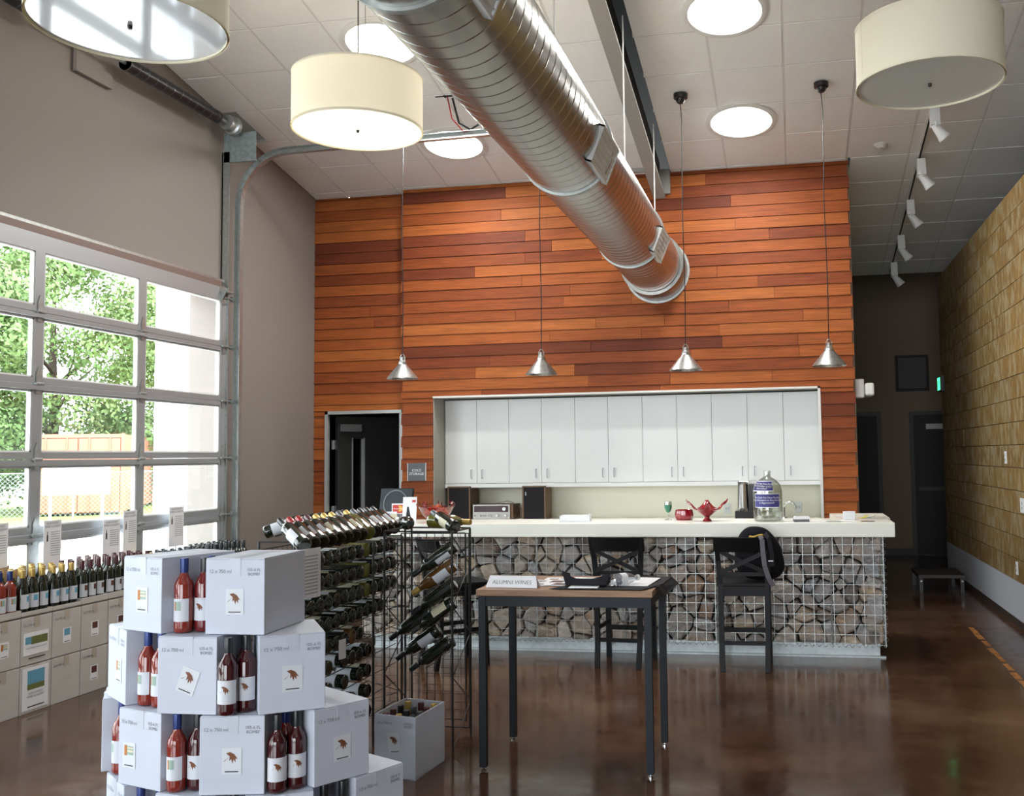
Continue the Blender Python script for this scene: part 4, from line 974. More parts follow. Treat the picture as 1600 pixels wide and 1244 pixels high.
t = sheet('large_paper', 'large blank white sheet on the right side of the tall table', 'paper', -0.85, 5.18, 0.24, 0.34, R(-4), TZ+0.009)
t = sheet('small_paper', 'small white sheet in front of the black folded tray', 'paper', -1.06, 4.955, 0.15, 0.10, R(3), TZ+0.009)
t = thing('folded_tray', 'black folded card tray with upturned ends on the tall table', 'tray', (-1.055, 5.035, TZ+0.0115), R(-3))
b = MB(); V0 = [(-0.105,-0.045,0),(0.105,-0.045,0),(0.10,0.05,0),(-0.10,0.05,0)]
b.hexa(V0, [(-0.115,-0.05,0.010),(0.115,-0.05,0.010),(0.11,0.055,0.010),(-0.11,0.055,0.010)]); part('base', b, 'cloth_black', t)
b = MB(); b.hexa([(-0.105,-0.05,0.008),(0.112,-0.05,0.008),(0.112,-0.047,0.008),(-0.105,-0.047,0.008)], [(-0.122,-0.055,0.062),(0.125,-0.055,0.052),(0.125,-0.052,0.052),(-0.122,-0.052,0.062)])
V = [(-0.122,-0.055,0.075),(-0.06,-0.056,0.040),(0.06,-0.056,0.038),(0.125,-0.055,0.066)]
b = MB(); pf = [(-0.105,0.006),(0.112,0.006),(0.124,0.066),(0.07,0.044),(0.03,0.035),(-0.05,0.036),(-0.085,0.050),(-0.122,0.078)]
b.add([(x,-0.052-z*0.1,z) for x,z in pf]+[(x,-0.048-z*0.1,z) for x,z in pf], [tuple(range(8)), tuple(range(15,7,-1))]+[(i,i+8,(i+1)%8+8,(i+1)%8) for i in range(8)]); part('front_flap', b, 'cloth_black', t)
for s in (-1, 1): b = MB(); b.hexa([(s*0.105,-0.05,0.006),(s*0.108,-0.05,0.006),(s*0.105,0.05,0.006),(s*0.102,0.05,0.006)],[(s*0.122,-0.055,0.07),(s*0.125,-0.055,0.07),(s*0.115,0.05,0.05),(s*0.112,0.05,0.05)]); part('end_flap', b, 'cloth_black', t)
t = thing('water_bottle', 'clear plastic bottle lying on its side by the black tray', 'bottle', (-0.925, 4.985, TZ+0.039))
t.rotation_euler = (0, R(90), R(48))
b = MB(); b.lathe([(0.0,0.0),(0.024,0.0),(0.031,0.006),(0.031,0.03),(0.028,0.035),(0.031,0.04),(0.031,0.10),(0.024,0.13),(0.013,0.15),(0.013,0.165),(0,0.165)], 18); part('body', b, 'plastic_wrap', t, smooth=True)
b = MB(); b.lathe([(0,0.165),(0.015,0.165),(0.015,0.18),(0,0.18)], 14); part('cap', b, 'smoke_white', t)
b = MB(); b.lathe([(0.0315,0.05),(0.0315,0.09)], 18, cap=False); part('label_wrap', b, 'paper', t, smooth=True)

# ------------------------------------------------------------------ wine bottles
BP = {'bordeaux': [(0.0,0.004),(0.030,0.0),(0.0365,0.004),(0.0375,0.02),(0.0375,0.185),(0.034,0.200),(0.020,0.222),(0.0150,0.235),(0.0145,0.29),(0.0,0.29)],
      'burgundy': [(0.0,0.004),(0.032,0.0),(0.0385,0.004),(0.0395,0.02),(0.0395,0.150),(0.036,0.180),(0.024,0.215),(0.0155,0.240),(0.0145,0.285),(0.0,0.285)]}
BMESH = {}
def bottle_meshes(shape, glass, cap, label, pic, seg=14):
    key = (shape, glass, cap, label, pic)
    if key in BMESH: return BMESH[key]
    b = MB(); b.lathe(BP[shape], seg); me = b.mesh('wine_bottle', glass, 'all')
    h = BP[shape][-1][1]
    b = MB(); b.lathe([(0.0158,h-0.055),(0.0165,h-0.045),(0.0165,h),(0.0158,h+0.003),(0,h+0.003)], 12); cm = b.mesh('capsule', cap, True)
    lm = None; pm = None
    rl = (0.0378 if shape == 'bordeaux' else 0.0398)
    if label:
        b = MB(); n = 10; V = []; F = []
        for k in range(n+1):
            a = R(-90-70+140*k/n); V += [(rl*math.cos(a), rl*math.sin(a), 0.045),(rl*math.cos(a), rl*math.sin(a), 0.135)]
        for k in range(n): F.append((2*k,2*k+2,2*k+3,2*k+1))
        b.add(V, F); lm = b.mesh('label', label, 'all')
    if pic:
        b = MB(); V = []; F = []; r_ = rl+0.0004
        if pic == 'leaf':
            def P(u, v): a = R(-90)+u/r_; return (r_*math.cos(a), r_*math.sin(a), v)
            pts_ = [(-.016,.112),(-.004,.114),(.008,.108),(.018,.094),(.012,.096),(.012,.086),(.006,.094),(.002,.082),(-.002,.096),(-.006,.090),(-.006,.104)]
            b.add([P(u,v) for u,v in pts_], [(0,1,10),(1,2,8,10),(2,3,4),(2,4,6),(4,5,6),(6,7,8),(2,6,8),(8,9,10)]); b.add([P(-.006,.104),P(-.02,.090),P(-.019,.089)], [(0,1,2)]); pm = b.mesh('label_picture', 'leaf_print', 'all')
        else:
            cols = {'stripe':['orange_print','teal_print'], 'sea':['sea_print','sea_print'], 'brown':['brown_print','brown_print']}[pic]
            for k in range(4):
                a0 = R(-110+10*k*1.0); a1 = R(-110+10*(k+1)); 
                if k == 3: a1 = R(-66)
                b.mi = 0 if k == 0 else 1
                z0, z1 = 0.088, 0.124
                b.add([(r_*math.cos(a0),r_*math.sin(a0),z0),(r_*math.cos(a1),r_*math.sin(a1),z0),(r_*math.cos(a1),r_*math.sin(a1),z1),(r_*math.cos(a0),r_*math.sin(a0),z1)],[(0,1,2,3)])
            pm = b.mesh('label_picture', cols, 'all')
    BMESH[key] = (me, cm, lm, pm); return BMESH[key]
PROTO = {}
def bottle(loc, spec, label, group, rz=0.0, direction=None, roll=0.0):
    """a bottle as an Empty at its base with parts; repeats copy the first one built of its kind"""
    if spec not in PROTO:
        me, cm, lm, pm = bottle_meshes(*spec)
        t = thing('wine_bottle', label, 'bottle', loc, 0, group)
        link('glass_body', me, t); link('capsule', cm, t)
        if lm:
            l = link('label', lm, t)
            if pm: link('label_picture', pm, l)
        PROTO[spec] = t
    else: t = copy_tree(PROTO[spec])
    t['label'] = label; t['group'] = group; t.location = loc
    if direction is not None:
        q = Vector(direction).normalized().to_track_quat('Z', 'Y'); t.rotation_euler = (q.to_matrix() @ Matrix.Rotation(roll, 3, 'Z')).to_euler()
    else: t.rotation_euler = (0, 0, rz)
    return t
ROSE_B = ('bordeaux','rose_wine','cap_blue','label_white','stripe')
ROSE_L = ('bordeaux','deep_rose_wine','cap_black','label_white','leaf')
RED_L = ('bordeaux','red_wine','cap_black','label_white','leaf')
WHT = ('burgundy','dark_glass','cap_gold','label_white','sea')
REDB = ('bordeaux','dark_glass','cap_maroon','label_white','brown')

# ------------------------------------------------------------------ wine cartons of the half round display
BW, BD, BH = 0.25, 0.35, 0.298
def carton(loc, rz, label, group, print_='leaf', tilt=0, m='card_white', dx=0.0, dz=0.0, scale=(1,1,1), word='12 x 750 ml', w_=BW, d_=BD, h_=BH, plain=False):
    """origin at the middle of the bottom edge of the front face, box extends to +y"""
    t = thing('wine_carton', label, 'box', loc, rz, group)
    b = MB(); b.box(-w_/2, w_/2, 0, d_, 0, h_-0.004); part('carton_body', b, m, t, bevel=0.003)
    for s in (-1, 1):
        b = MB(); 
        if s < 0: b.box(-w_/2+0.002, -0.0015, 0.002, d_-0.002, h_-0.0035, h_)
        else: b.box(0.0015, w_/2-0.002, 0.002, d_-0.002, h_-0.0035, h_)
        part('top_flap', b, m, t)
    b = MB(); b.box(-0.024, 0.024, 0.0, d_-0.002, h_, h_+0.0006); b.box(-0.024, 0.024, -0.0012, 0.0, h_-0.07, h_); part('tape', b, 'clear_tape' if m == 'card_white' else 'kraft_tape', t)
    if not plain:
        text('volume_print', word, 0.020, 'ink' if m == 'card_white' else 'ink_dark', t, (-w_/2+0.015, -0.0016, h_-0.058), (R(90),0,0))
        if m == 'card_white': text('code_print', '105-6 FL\nBOMEI', 0.017, 'ink', t, (w_/2-0.045, -0.0016, h_-0.050), (R(90),0,0), 'CENTER')
    if print_:
        b = MB(); b.T = Matrix.Translation((dx, -0.0012, h_*0.43+dz)) @ Matrix.Rotation(R(tilt), 4, 'Y')
        b.box(-0.038, 0.038, -0.0006, 0, -0.05, 0.05); lab = part('sticker', b, 'label_white' if m == 'card_white' else 'paper', t)
        b = MB(); b.T = Matrix.Translation((dx, -0.0024, h_*0.43+dz)) @ Matrix.Rotation(R(tilt), 4, 'Y')
        if print_ == 'leaf':
            q = [(-.022,.030),(-.006,.034),(.010,.026),(.024,.006),(.015,.010),(.015,-.006),(.008,.006),(.003,-.010),(-.002,.008),(-.009,.0),(-.008,.018)]
            b.add([(x*1.0,0,z) for x,z in q], [(0,1,10),(1,2,8,10),(2,3,4),(2,4,6),(4,5,6),(6,7,8),(2,6,8),(8,9,10)]); b.add([(-.008,0,.018),(-.030,0,.0),(-.029,0,-.002)], [(0,1,2)]); part('leaf_picture', b, 'leaf_print', lab)
        elif print_ == 'stripe':
            b.mi = 1; b.box(-.024,.026,-.0002,0,.002,.036); b.mi = 0; b.box(-.026,-.010,-.0004,0,-.002,.038); b.mi = 2; b.box(-.008,.026,-.0004,0,.012,.020); b.box(-.008,.026,-.0004,0,.026,.031); part('scene_picture', b, ['orange_print','teal_print','sand_print'], lab)
        elif print_ == 'sea': b.box(-.026,.026,-.0002,0,.0,.045); part('sea_picture', b, 'sea_print', lab)
        elif print_ == 'brown': b.box(-.026,.026,-.0002,0,.0,.045); part('brown_picture', b, 'brown_print', lab)
        b = MB(); b.T = Matrix.Translation((dx, -0.0024, h_*0.43+dz)) @ Matrix.Rotation(R(tilt), 4, 'Y'); b.box(-.026,.026,-.0002,0,-.042,-.038); part('print_bar', b, 'ink_dark', lab)
    return t
GB = 'cartons of the stepped round display'
def front(pl_, pr_, tier, **k):
    """carton from the left and right floor positions of its front face"""
    l, r = Vector(pl_), Vector(pr_); mid = (l+r)/2; ang = math.atan2((r-l).y, (r-l).x)
    return carton((mid.x, mid.y, tier*0.30), ang, k.pop('label'), GB, **k)
def dirpt(r_, ang, w_): return (r_[0]-w_*math.cos(R(ang)), r_[1]-w_*math.sin(R(ang)))
front((-2.722,3.665), (-2.488,3.578), 3, label='white wine carton with a striped sticker on the top tier, left one', print_='stripe', dx=0.0)
front((-2.303,3.592), (-2.055,3.600), 3, label='white wine carton with a straight leaf sticker on the top tier, right one', print_='leaf')
front(dirpt((-2.684,3.636),-38,0.25), (-2.684,3.636), 2, label='leftmost carton of the second tier, seen almost edge on', print_='stripe', dx=0.03)
front((-2.473,3.540), (-2.224,3.548), 2, label='second tier carton with a crooked leaf sticker', d_=0.255, print_='leaf', tilt=20, dx=0.005)
front((-2.055,3.567), (-1.850,3.706), 2, label='rightmost carton of the second tier with a leaf sticker', print_='leaf')
front(dirpt((-2.862,3.733),-56,0.25), (-2.862,3.733), 1, label='leftmost carton of the third tier facing the windows', print_='stripe')
front((-2.698,3.618), (-2.455,3.543), 1, label='third tier carton with a striped sticker low at its left', d_=0.255, print_='stripe', dx=-0.06, dz=-0.01)
front((-2.280,3.528), (-2.036,3.577), 1, label='third tier carton with a leaf sticker under the middle of the display', d_=0.255, print_='leaf')
front((-1.877,3.672), (-1.742,3.880), 1, label='rightmost carton of the third tier with a leaf sticker', print_='leaf')
front((-1.768,3.814), (-1.657,4.035), 0, label='bottom tier carton farthest right beside the open carton', print_='leaf', dx=-0.045)
front((-2.068,3.525), (-1.876,3.640), 0, label='bottom tier carton second from the right', d_=0.255, print_='leaf')
front((-2.470,3.533), (-2.222,3.512), 0, label='bottom tier carton in the middle at the picture bottom', d_=0.255, print_='leaf')
front((-2.840,3.742), (-2.655,3.595), 0, label='bottom tier carton left of the middle', d_=0.255, print_='stripe')
front((-3.02,4.10), (-2.93,3.87), 0, label='leftmost bottom tier carton facing the windows', print_='stripe')
ctr = Vector((-2.35, 4.2))
def gap(px_, py_, tier, spec, label, grp):
    v = Vector((px_, py_))-ctr; bottle((px_, py_, tier*0.30+0.001), spec, label, grp, rz=math.atan2(v.y, v.x)+PI/2*1.0)
G = [(-2.447,3.653,3,ROSE_B,'orange rose bottle with a blue cap in the top tier gap'),(-2.372,3.662,3,ROSE_L,'dark rose bottle with a black cap in the top tier gap'),
     (-2.608,3.671,2,ROSE_B,'rose bottle left of the pair in the second tier gap by the windows'),(-2.536,3.651,2,ROSE_B,'rose bottle right of the pair in the second tier gap by the windows'),
     (-2.205,3.616,2,RED_L,'deep red bottle left of the pair beside the crooked sticker carton'),(-2.128,3.646,2,RED_L,'deep red bottle right of the pair beside the crooked sticker carton'),
     (-2.776,3.744,1,ROSE_B,'rose bottle half hidden in the leftmost third tier gap'),(-2.409,3.601,1,ROSE_B,'rose bottle with a blue cap in the middle third tier gap'),
     (-2.332,3.603,1,RED_L,'red bottle with a black cap in the middle third tier gap'),(-2.035,3.690,1,RED_L,'deep red bottle left of the pair in the right third tier gap'),
     (-1.975,3.735,1,RED_L,'deep red bottle right of the pair in the right third tier gap'),
     (-2.600,3.640,0,ROSE_B,'rose bottle left of the pair in the bottom tier left gap'),(-2.535,3.620,0,ROSE_B,'rose bottle right of the pair in the bottom tier left gap'),
     (-2.160,3.60,0,RED_L,'red bottle in the bottom tier middle gap'),(-1.86,3.745,0,RED_L,'red bottle left of the pair in the bottom tier right gap'),(-1.815,3.80,0,RED_L,'red bottle right of the pair in the bottom tier right gap'),
     (-2.375,3.74,3,ROSE_B,'blue capped bottle behind the front pair in the top tier gap'),(-2.545,3.765,2,ROSE_B,'blue capped bottle behind the front pair in the second tier left gap'),
     (-2.18,3.715,2,RED_L,'dark bottle behind the pair in the second tier right gap'),(-2.345,3.70,1,ROSE_B,'blue capped bottle behind the pair in the middle third tier gap'),(-2.02,3.785,1,ROSE_B,'bottle standing behind the pair in the right third tier gap')]
cart = [(o.matrix_basis.copy(), o) for o in bpy.data.objects if o.name.startswith('wine_carton') and o.get('group') == GB]
GP = [[g[0], g[1]] for g in G]
bpy.context.view_layer.update()
for it in range(60):
    for i, g in enumerate(G):
        for mb_, o in cart:
            if abs(o.location.z-0.30*g[2]) > 0.1: continue
            dpt = 0.35
            for ch in o.children:
                if ch.name.startswith('carton_body'): dpt = max(v.co.y for v in ch.data.vertices)
            ca, sa = math.cos(o.rotation_euler.z), math.sin(o.rotation_euler.z)
            dx_, dy_ = GP[i][0]-o.location.x, GP[i][1]-o.location.y; lx, ly = dx_*ca+dy_*sa, -dx_*sa+dy_*ca
            hw_ = BW/2+0.039
            if abs(lx) < hw_ and -0.038 < ly < dpt+0.038:
                px_, py_ = math.copysign(hw_, lx)-lx, (dpt+0.039)-ly
                if abs(px_) <= abs(py_): GP[i][0] += px_*ca; GP[i][1] += px_*sa
                else: GP[i][0] += -py_*sa; GP[i][1] += py_*ca
        for j, h in enumerate(G):
            if j != i and h[2] == g[2]:
                v = Vector((GP[i][0]-GP[j][0], GP[i][1]-GP[j][1]))
                if 1e-6 < v.length < 0.077: v = v.normalized()*(0.077-v.length)*0.5; GP[i][0] += v.x; GP[i][1] += v.y; GP[j][0] -= v.x; GP[j][1] -= v.y
for g, p in zip(G, GP): gap(p[0], p[1], *g[2:], 'bottles standing in the gaps of the round display')

# ------------------------------------------------------------------ open carton on the floor
t = thing('open_carton', 'open white carton of corked bottles standing on the floor by the wire rack', 'box', (-2.05, 4.88, 0), R(0))
# footprint corners
fp = [(-2.195,4.79),(-1.975,4.655),(-1.88,4.69),(-1.84,5.015),(-2.10,5.05)]
A, B_, Cc, Dd = Vector((-2.10,4.745)), Vector((-1.865,4.70)), Vector((-1.835,5.03)), Vector((-2.07,5.075))
H_ = 0.305
def L2(v, z): return (v.x+2.05, v.y-4.88, z)
b = MB()
for p, q in ((A,B_),(B_,Cc),(Cc,Dd),(Dd,A)):
    n_ = Vector(((q-p).y, -(q-p).x)).normalized()*-0.005
    b.hexa([L2(p,0),L2(q,0),L2(q+n_,0),L2(p+n_,0)],[L2(p,H_),L2(q,H_),L2(q+n_,H_),L2(p+n_,H_)])
b.hexa([L2(A,0),L2(B_,0),L2(Cc,0),L2(Dd,0)],[L2(A,0.006),L2(B_,0.006),L2(Cc,0.006),L2(Dd,0.006)]); part('carton_body', b, 'card_white', t)
ang = math.atan2((B_-A).y, (B_-A).x); md = (A+B_)/2; nn = Vector((math.sin(ang), -math.cos(ang)))*0.001
text('volume_print', '12 x 750 ml', 0.017, 'ink', t, L2(A+(B_-A)*0.08+nn, H_-0.045), (R(90),0,ang)); text('code_print', '105-6 FL\nBOMEI', 0.015, 'ink', t, L2(A+(B_-A)*0.82+nn, H_-0.04), (R(90),0,ang), 'CENTER')
b = MB(); b.T = Matrix.Translation(L2(md+nn*1.2-(B_-A)*0.02, 0.17)) @ Matrix.Rotation(ang, 4, 'Z') @ Matrix.Rotation(R(-8), 4, 'Y'); b.box(-.036,.036,-.0005,0,-.05,.05); sk = part('sticker', b, 'label_white', t)
b = MB(); b.T = Matrix.Translation(L2(md+nn*2-(B_-A)*0.02, 0.17)) @ Matrix.Rotation(ang, 4, 'Z') @ Matrix.Rotation(R(-8), 4, 'Y')
q = [(-.022,.030),(-.006,.034),(.010,.026),(.024,.006),(.015,.010),(.015,-.006),(.008,.006),(.003,-.010),(-.002,.008),(-.009,.0),(-.008,.018)]
b.add([(x,-.001,z) for x,z in q], [(0,1,10),(1,2,8,10),(2,3,4),(2,4,6),(4,5,6),(6,7,8),(2,6,8),(8,9,10)]); part('leaf_picture', b, 'leaf_print', sk); T_ = b.T; b = MB(); b.T = T_; b.box(-.024,.024,-.0015,-.001,-.042,-.038); part('print_bar', b, 'ink_dark', sk)
b = MB(); u = (B_-A).normalized(); v = (Dd-A).normalized()
for i in range(1, 4): p = A+v*0.33*i/4; b.bar(L2(p+u*0.008,0.13), L2(p+u*0.23,0.13), 0.002, 0.24)
for i in range(1, 3): p = A+u*0.238*i/3; b.bar(L2(p+v*0.008,0.13), L2(p+v*0.32,0.13), 0.002, 0.24)
part('divider', b, 'carton_inside', t)
caps = ['cap_gold','cap_maroon','cap_gold','cap_black','cap_grey','cap_gold','cap_maroon','cap_black','cap_grey','cap_maroon','cap_maroon','cap_black']
for i in range(3):
    for j in range(4):
        p = A+u*(0.04+0.079*i)+v*(0.043+0.081*j); cp = caps[(i*5+(3-j)*3) % 12] if j < 3 else ['cap_gold','cap_maroon','cap_gold'][i]
        bottle((p.x, p.y, 0.008), ('bordeaux','amber_glass' if (i+j) % 2 else 'dark_glass',cp,None,None), {'cap_gold':'gold','cap_maroon':'maroon','cap_black':'black','cap_grey':'grey'}[cp]+' capped bottle in the open floor carton, %s column, %s row' % (['left','middle','right'][i], ['first','second','third','fourth'][j]), 'bottles inside the open floor carton, '+cp[4:]+' caps')

# ------------------------------------------------------------------ cartons, trays and bottles along the windows
WX = -4.83; pitch = 0.2695; y_start = 4.185
rowl = 'cartons along the garage door'
n_units = 15
ordinal = ['first','second','third','fourth','fifth','sixth','seventh','eighth','ninth','tenth','eleventh','twelfth','thirteenth','fourteenth','fifteenth']
def unit_y(k): return y_start+pitch*k
for k in range(n_units):
    yc = unit_y(k)+pitch/2
    for tier in range(2):
        pr_ = None; word = '12 x 750 ml'
        if k in (5,): pr_ = None
        elif k == 6 and tier == 1: pr_ = 'sea'
        elif k >= 7: pr_ = 'brown'
        elif k < 5 and tier == 1: pr_ = 'stripe'
        if k >= 7: word = '12 X 750 ML'
        lab = '%s white carton in the %s row by the garage door, counted from the near end' % (ordinal[k], 'lower' if tier == 0 else 'upper')
        if k == 5: lab = 'carton with a %s in the %s row by the garage door' % ('large blue seascape poster' if tier == 0 else 'green banner poster', 'lower' if tier == 0 else 'upper')
        if k == 6: lab = '%s in the row by the garage door' % ('plain lower carton right of the seascape poster' if tier == 0 else 'upper carton with a small blue picture')
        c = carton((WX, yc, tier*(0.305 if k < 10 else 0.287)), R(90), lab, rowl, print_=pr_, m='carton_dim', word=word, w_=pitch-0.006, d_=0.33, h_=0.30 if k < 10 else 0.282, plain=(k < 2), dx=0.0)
        if k == 5:
            b = MB()
            if tier == 0: b.box(-0.115,0.105,-0.004,-0.0015,0.02,0.285)
            else: b.box(-0.115,0.10,-0.004,-0.0015,0.06,0.20)
            ps = part('poster', b, 'paper', c)
            b = MB()
            if tier == 0: b.box(-0.075,0.07,-0.0048,-0.004,0.165,0.265); b.mi = 1; b.box(-0.075,0.07,-0.005,-0.0042,0.145,0.18)
            else: b.box(-0.10,-0.05,-0.0048,-0.004,0.13,0.175); b.mi = 1; b.box(-0.05,0.09,-0.0048,-0.004,0.125,0.175)
            part('poster_picture', b, ['sea_print','green_print'], ps)
            text('poster_words', 'NORTHWEST\nWINE ACADEMY' if tier == 0 else 'NORTHWEST WINE ACADEMY', 0.020 if tier == 0 else 0.013, 'ink', ps, (-0.005, -0.0052, 0.115 if tier == 0 else 0.10), (R(90),0,0), 'CENTER')
            b = MB(); b.box(-0.07,0.07,-0.0048,-0.004,0.035,0.042); part('print_bar', b, 'ink_dark', ps)
    # tray
    z0 = 0.612 - (0.0 if k < 10 else 0.035)
    t = thing('bottle_tray', '%s cut-down carton tray of bottles on the window row' % ordinal[k], 'tray', (WX, yc, z0), R(90), 'cut-down cartons holding the window bottles')
    hw = pitch/2-0.003; hf = 0.045 if k < 5 or k >= 7 else 0.03
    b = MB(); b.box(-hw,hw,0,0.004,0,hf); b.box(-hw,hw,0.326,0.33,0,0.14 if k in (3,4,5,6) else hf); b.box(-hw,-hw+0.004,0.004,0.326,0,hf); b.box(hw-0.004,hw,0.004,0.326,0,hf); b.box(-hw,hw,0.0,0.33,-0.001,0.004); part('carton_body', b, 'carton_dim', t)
    if k in (4,5,6): b = MB(); b.hexa([(-hw,0.33,0.14),(hw,0.33,0.14),(hw,0.333,0.14),(-hw,0.333,0.14)],[(-hw,0.334,0.26),(hw,0.334,0.30),(hw,0.337,0.30),(-hw,0.337,0.26)]); part('raised_flap', b, 'carton_inside', t)
    if k <= 4: sp, nm = (ROSE_B, 'rose') if k < 5 else (WHT, 'gold capped white')
    elif k <= 6: sp, nm = WHT, 'gold capped'
    elif k <= 9: sp, nm = REDB, 'maroon capped'
    elif k == 10: sp, nm = WHT, 'gold capped'
    else: sp, nm = ('bordeaux','dark_glass','cap_black','label_white',None), 'black capped'
    if k < 3: continue
    for i in range(3):
        for j in range(4):
            yy = yc-0.0835+0.0835*i; xx = WX-0.0445-0.0803*j
            if j == 3 and k in (5, 7, 9, 10, 12): continue
            bottle((xx, yy, z0+0.005), sp, '%s bottle, %s of the %s row in the %s window tray' % (nm, ['nearest','middle','farthest'][i], ['front','second','third','back'][j], ordinal[k]), '%s bottles in the %s window tray' % (nm, ordinal[k]), rz=R(90)+random.uniform(-.25,.25))
# printed signs standing among the trays
sg = ['sign at the far left edge of the window row', 'single sign standing in front of the second door mullion', 'lower sign of the overlapping pair', 'taller sign of the overlapping pair', 'rightmost sign standing by the outside pillar']
for i, (y, top, hh) in enumerate(((5.62,1.20,0.29),(6.11,1.19,0.34),(6.72,1.155,0.28),(6.93,1.21,0.33),(7.52,1.21,0.33))):
    t = thing('stand_sign', 'white printed '+sg[i], 'sign', (-5.10, y, top-hh), R(90)+R([0,4,-3,5,-4][i]), 'printed signs above the window bottles')
    b = MB(); b.box(-0.09, 0.09, 0, 0.003, 0, hh); part('board', b, 'paper', t)
    text('heading', 'NORTHWEST\nWINE ACADEMY', 0.022, 'ink', t, (0, -0.0008, hh-0.028), (R(90),0,0), 'CENTER')
    b = MB(); b.lathe([(0,0),(0.007,0),(0.007,0.04),(0.003,0.05),(0.003,0.068),(0,0.068)], 8, (-0.055,-0.0,hh-0.145)); b.v = [(x,-0.0008,z) for x,y_,z in b.v]; part('bottle_picture', b, 'ink_dark', t)
    b = MB()
    for q in range(11 if hh > .3 else 8): b.box(-0.02,0.075,-0.0012,-0.0006,hh-0.085-0.016*q,hh-0.079-0.016*q)
    part('text_line', b, 'ink_light', t, kind='stuff')
    b = MB(); b.box(-0.006, 0.006, 0.003, 0.009, -(top-hh-0.620), hh*0.6); part('stake', b, 'smoke_white', t)

# ------------------------------------------------------------------ wire racks
def wire_panel(b, o, u, v, W_, H2, cw=0.05, ch=0.05, r=0.0016, rf=0.004):
    o, u, v = Vector(o), Vector(u), Vector(v); n = max(1, round(W_/cw)); m = max(1, round(H2/ch))
    for i in range(n+1): b.tube([o+u*W_*i/n, o+u*W_*i/n+v*H2], rf if i in (0, n) else r, 4)
    for j in range(m+1): b.tube([o+v*H2*j/m, o+v*H2*j/m+u*W_], rf if j in (0, m) else r, 4)
RT = 1.18
def end_frame(parent, x, y0, y1, axis='y', H2=RT):
    def P(s, z): return (x, y0+(y1-y0)*s, z) if axis == 'y' else (y0+(y1-y0)*s, x, z)
    for s in (0, 1): b = MB(); b.tube([P(s, 0), P(s, H2)], 0.0065, 6); part('upright', b, 'black_wire', parent)
    b = MB(); n = 6
    for k in range(n): b.tube([P(k % 2, 0.02+(H2-0.04)*k/n), P((k+1) % 2, 0.02+(H2-0.04)*(k+1)/n)], 0.003, 4)
    b.tube([P(0, H2), P(1, H2)], 0.0055, 5); part('truss_wire', b, 'black_wire', parent)
ra = thing('wire_rack', 'long black wire rack packed with lying bottles behind the round display', 'rack')
AX, AXB, AY0, AY1 = -2.335, -3.02, 4.40, 5.62
for y in (AY0-0.02, AY0+0.827, AY1+0.02): end_frame(ra, y, AXB, AX+0.012, 'x', 1.12)
zr = [0.20, 0.31, 0.42, 0.53, 0.64, 0.75, 0.86, 0.97, 1.08]
b = MB()
for z in zr:
    for x in (AX-0.02, AX-0.19, AX-0.30, AXB+0.02, AXB+0.19): b.tube([(x, AY0, z-0.0455), (x, AY1, z-0.0455)], 0.003, 4)
part('cradle_wire', b, 'black_wire', ra, kind='stuff')
b = MB(); wire_panel(b, (AX-0.335, AY0, 0.05), (0,1,0), (0,0,1), AY1-AY0, 1.08); part('centre_mesh', b, 'black_wire', ra, kind='stuff')
b = MB(); wire_panel(b, (AX, AY1-0.02, 0.05), (-1,0,0), (0,0,1), 0.68, 1.06); part('end_mesh', b, 'black_wire', ra, kind='stuff')
kinds = [('bordeaux','dark_glass','cap_black','label_white',None), ('burgundy','dark_glass','cap_gold','label_cream',None), ('bordeaux','dark_glass','cap_red','label_white',None),
         ('bordeaux','dark_glass','cap_grey','label_cream',None), ('burgundy','olive_glass','cap_gold','label_cream',None), ('burgundy','amber_glass','cap_gold','label_white',None), ('bordeaux','dark_glass','cap_maroon','label_white',None)]
topseq = [0,2,2,6,1,1,1,3,4,3,0,0,0]
kn = {0:'black capped',1:'gold capped',2:'red capped',3:'grey capped',4:'olive glass',5:'amber glass',6:'maroon capped'}
rr = random.Random(3)
for k in range(13):
    y = AY0+0.045+0.092*k; ki = topseq[k]
    bottle((AX+0.02, y-0.02, 1.17), kinds[ki], '%s bottle slanted on the right rack top, %s from the near end' % (kn[ki], ordinal[k]), '%s bottles on the right rack top' % kn[ki], direction=(-0.70, 0.50, 0.36), roll=rr.uniform(1.2,2.0)+0.0)
for k in range(8, 13):
    y = AY0+0.10+0.098*k; ki = [0,3,0,0,6,0,3,0,0,3,0,0,3][k]
    bottle((AXB+0.0, y, 1.165), kinds[ki], '%s bottle slanted on the window side rack top, %s from its near end' % (kn[ki], ordinal[k-8]), '%s bottles on the window side of the rack top' % kn[ki], direction=(0.80, 0.42, 0.30), roll=rr.uniform(-2,-1.2))
rown = ['lowest','second lowest','third lowest','fourth lowest','middle','sixth','seventh','eighth','highest']
for ri, z in enumerate(zr):
    nmax = {8:13,7:13,6:13,5:11,4:9,3:9,2:9,1:8,0:8}[ri]
    for k in range(nmax):
        if ri in (4,3,2,1,0) and rr.random() < 0.12: continue
        y = AY0+0.045+0.092*k
        if ri < 5 and k == nmax-1: y = 5.19
        ki = 4 if (k == 8 and ri > 5) else rr.choice((0,0,0,1,3,6,0,5 if ri < 6 else 0))
        bottle((AX+0.003, y, z), kinds[ki], '%s bottle %s from the near end, %s row of the long rack' % (kn[ki], ordinal[k], rown[ri]), '%s bottles in the %s rack row' % (kn[ki], rown[ri]), direction=(-0.97, 0.08, 0.0), roll=rr.uniform(0.8,2.4))
t = thing('rack_notice', 'printed tasting sheet clipped to the near right side of the wire rack', 'sign', (-2.285, 4.36, 1.045), R(80))
b = MB(); b.box(-0.125, 0.125, 0, 0.002, -0.12, 0.115); b.T = None; bd = part('sheet', b, 'paper', t)
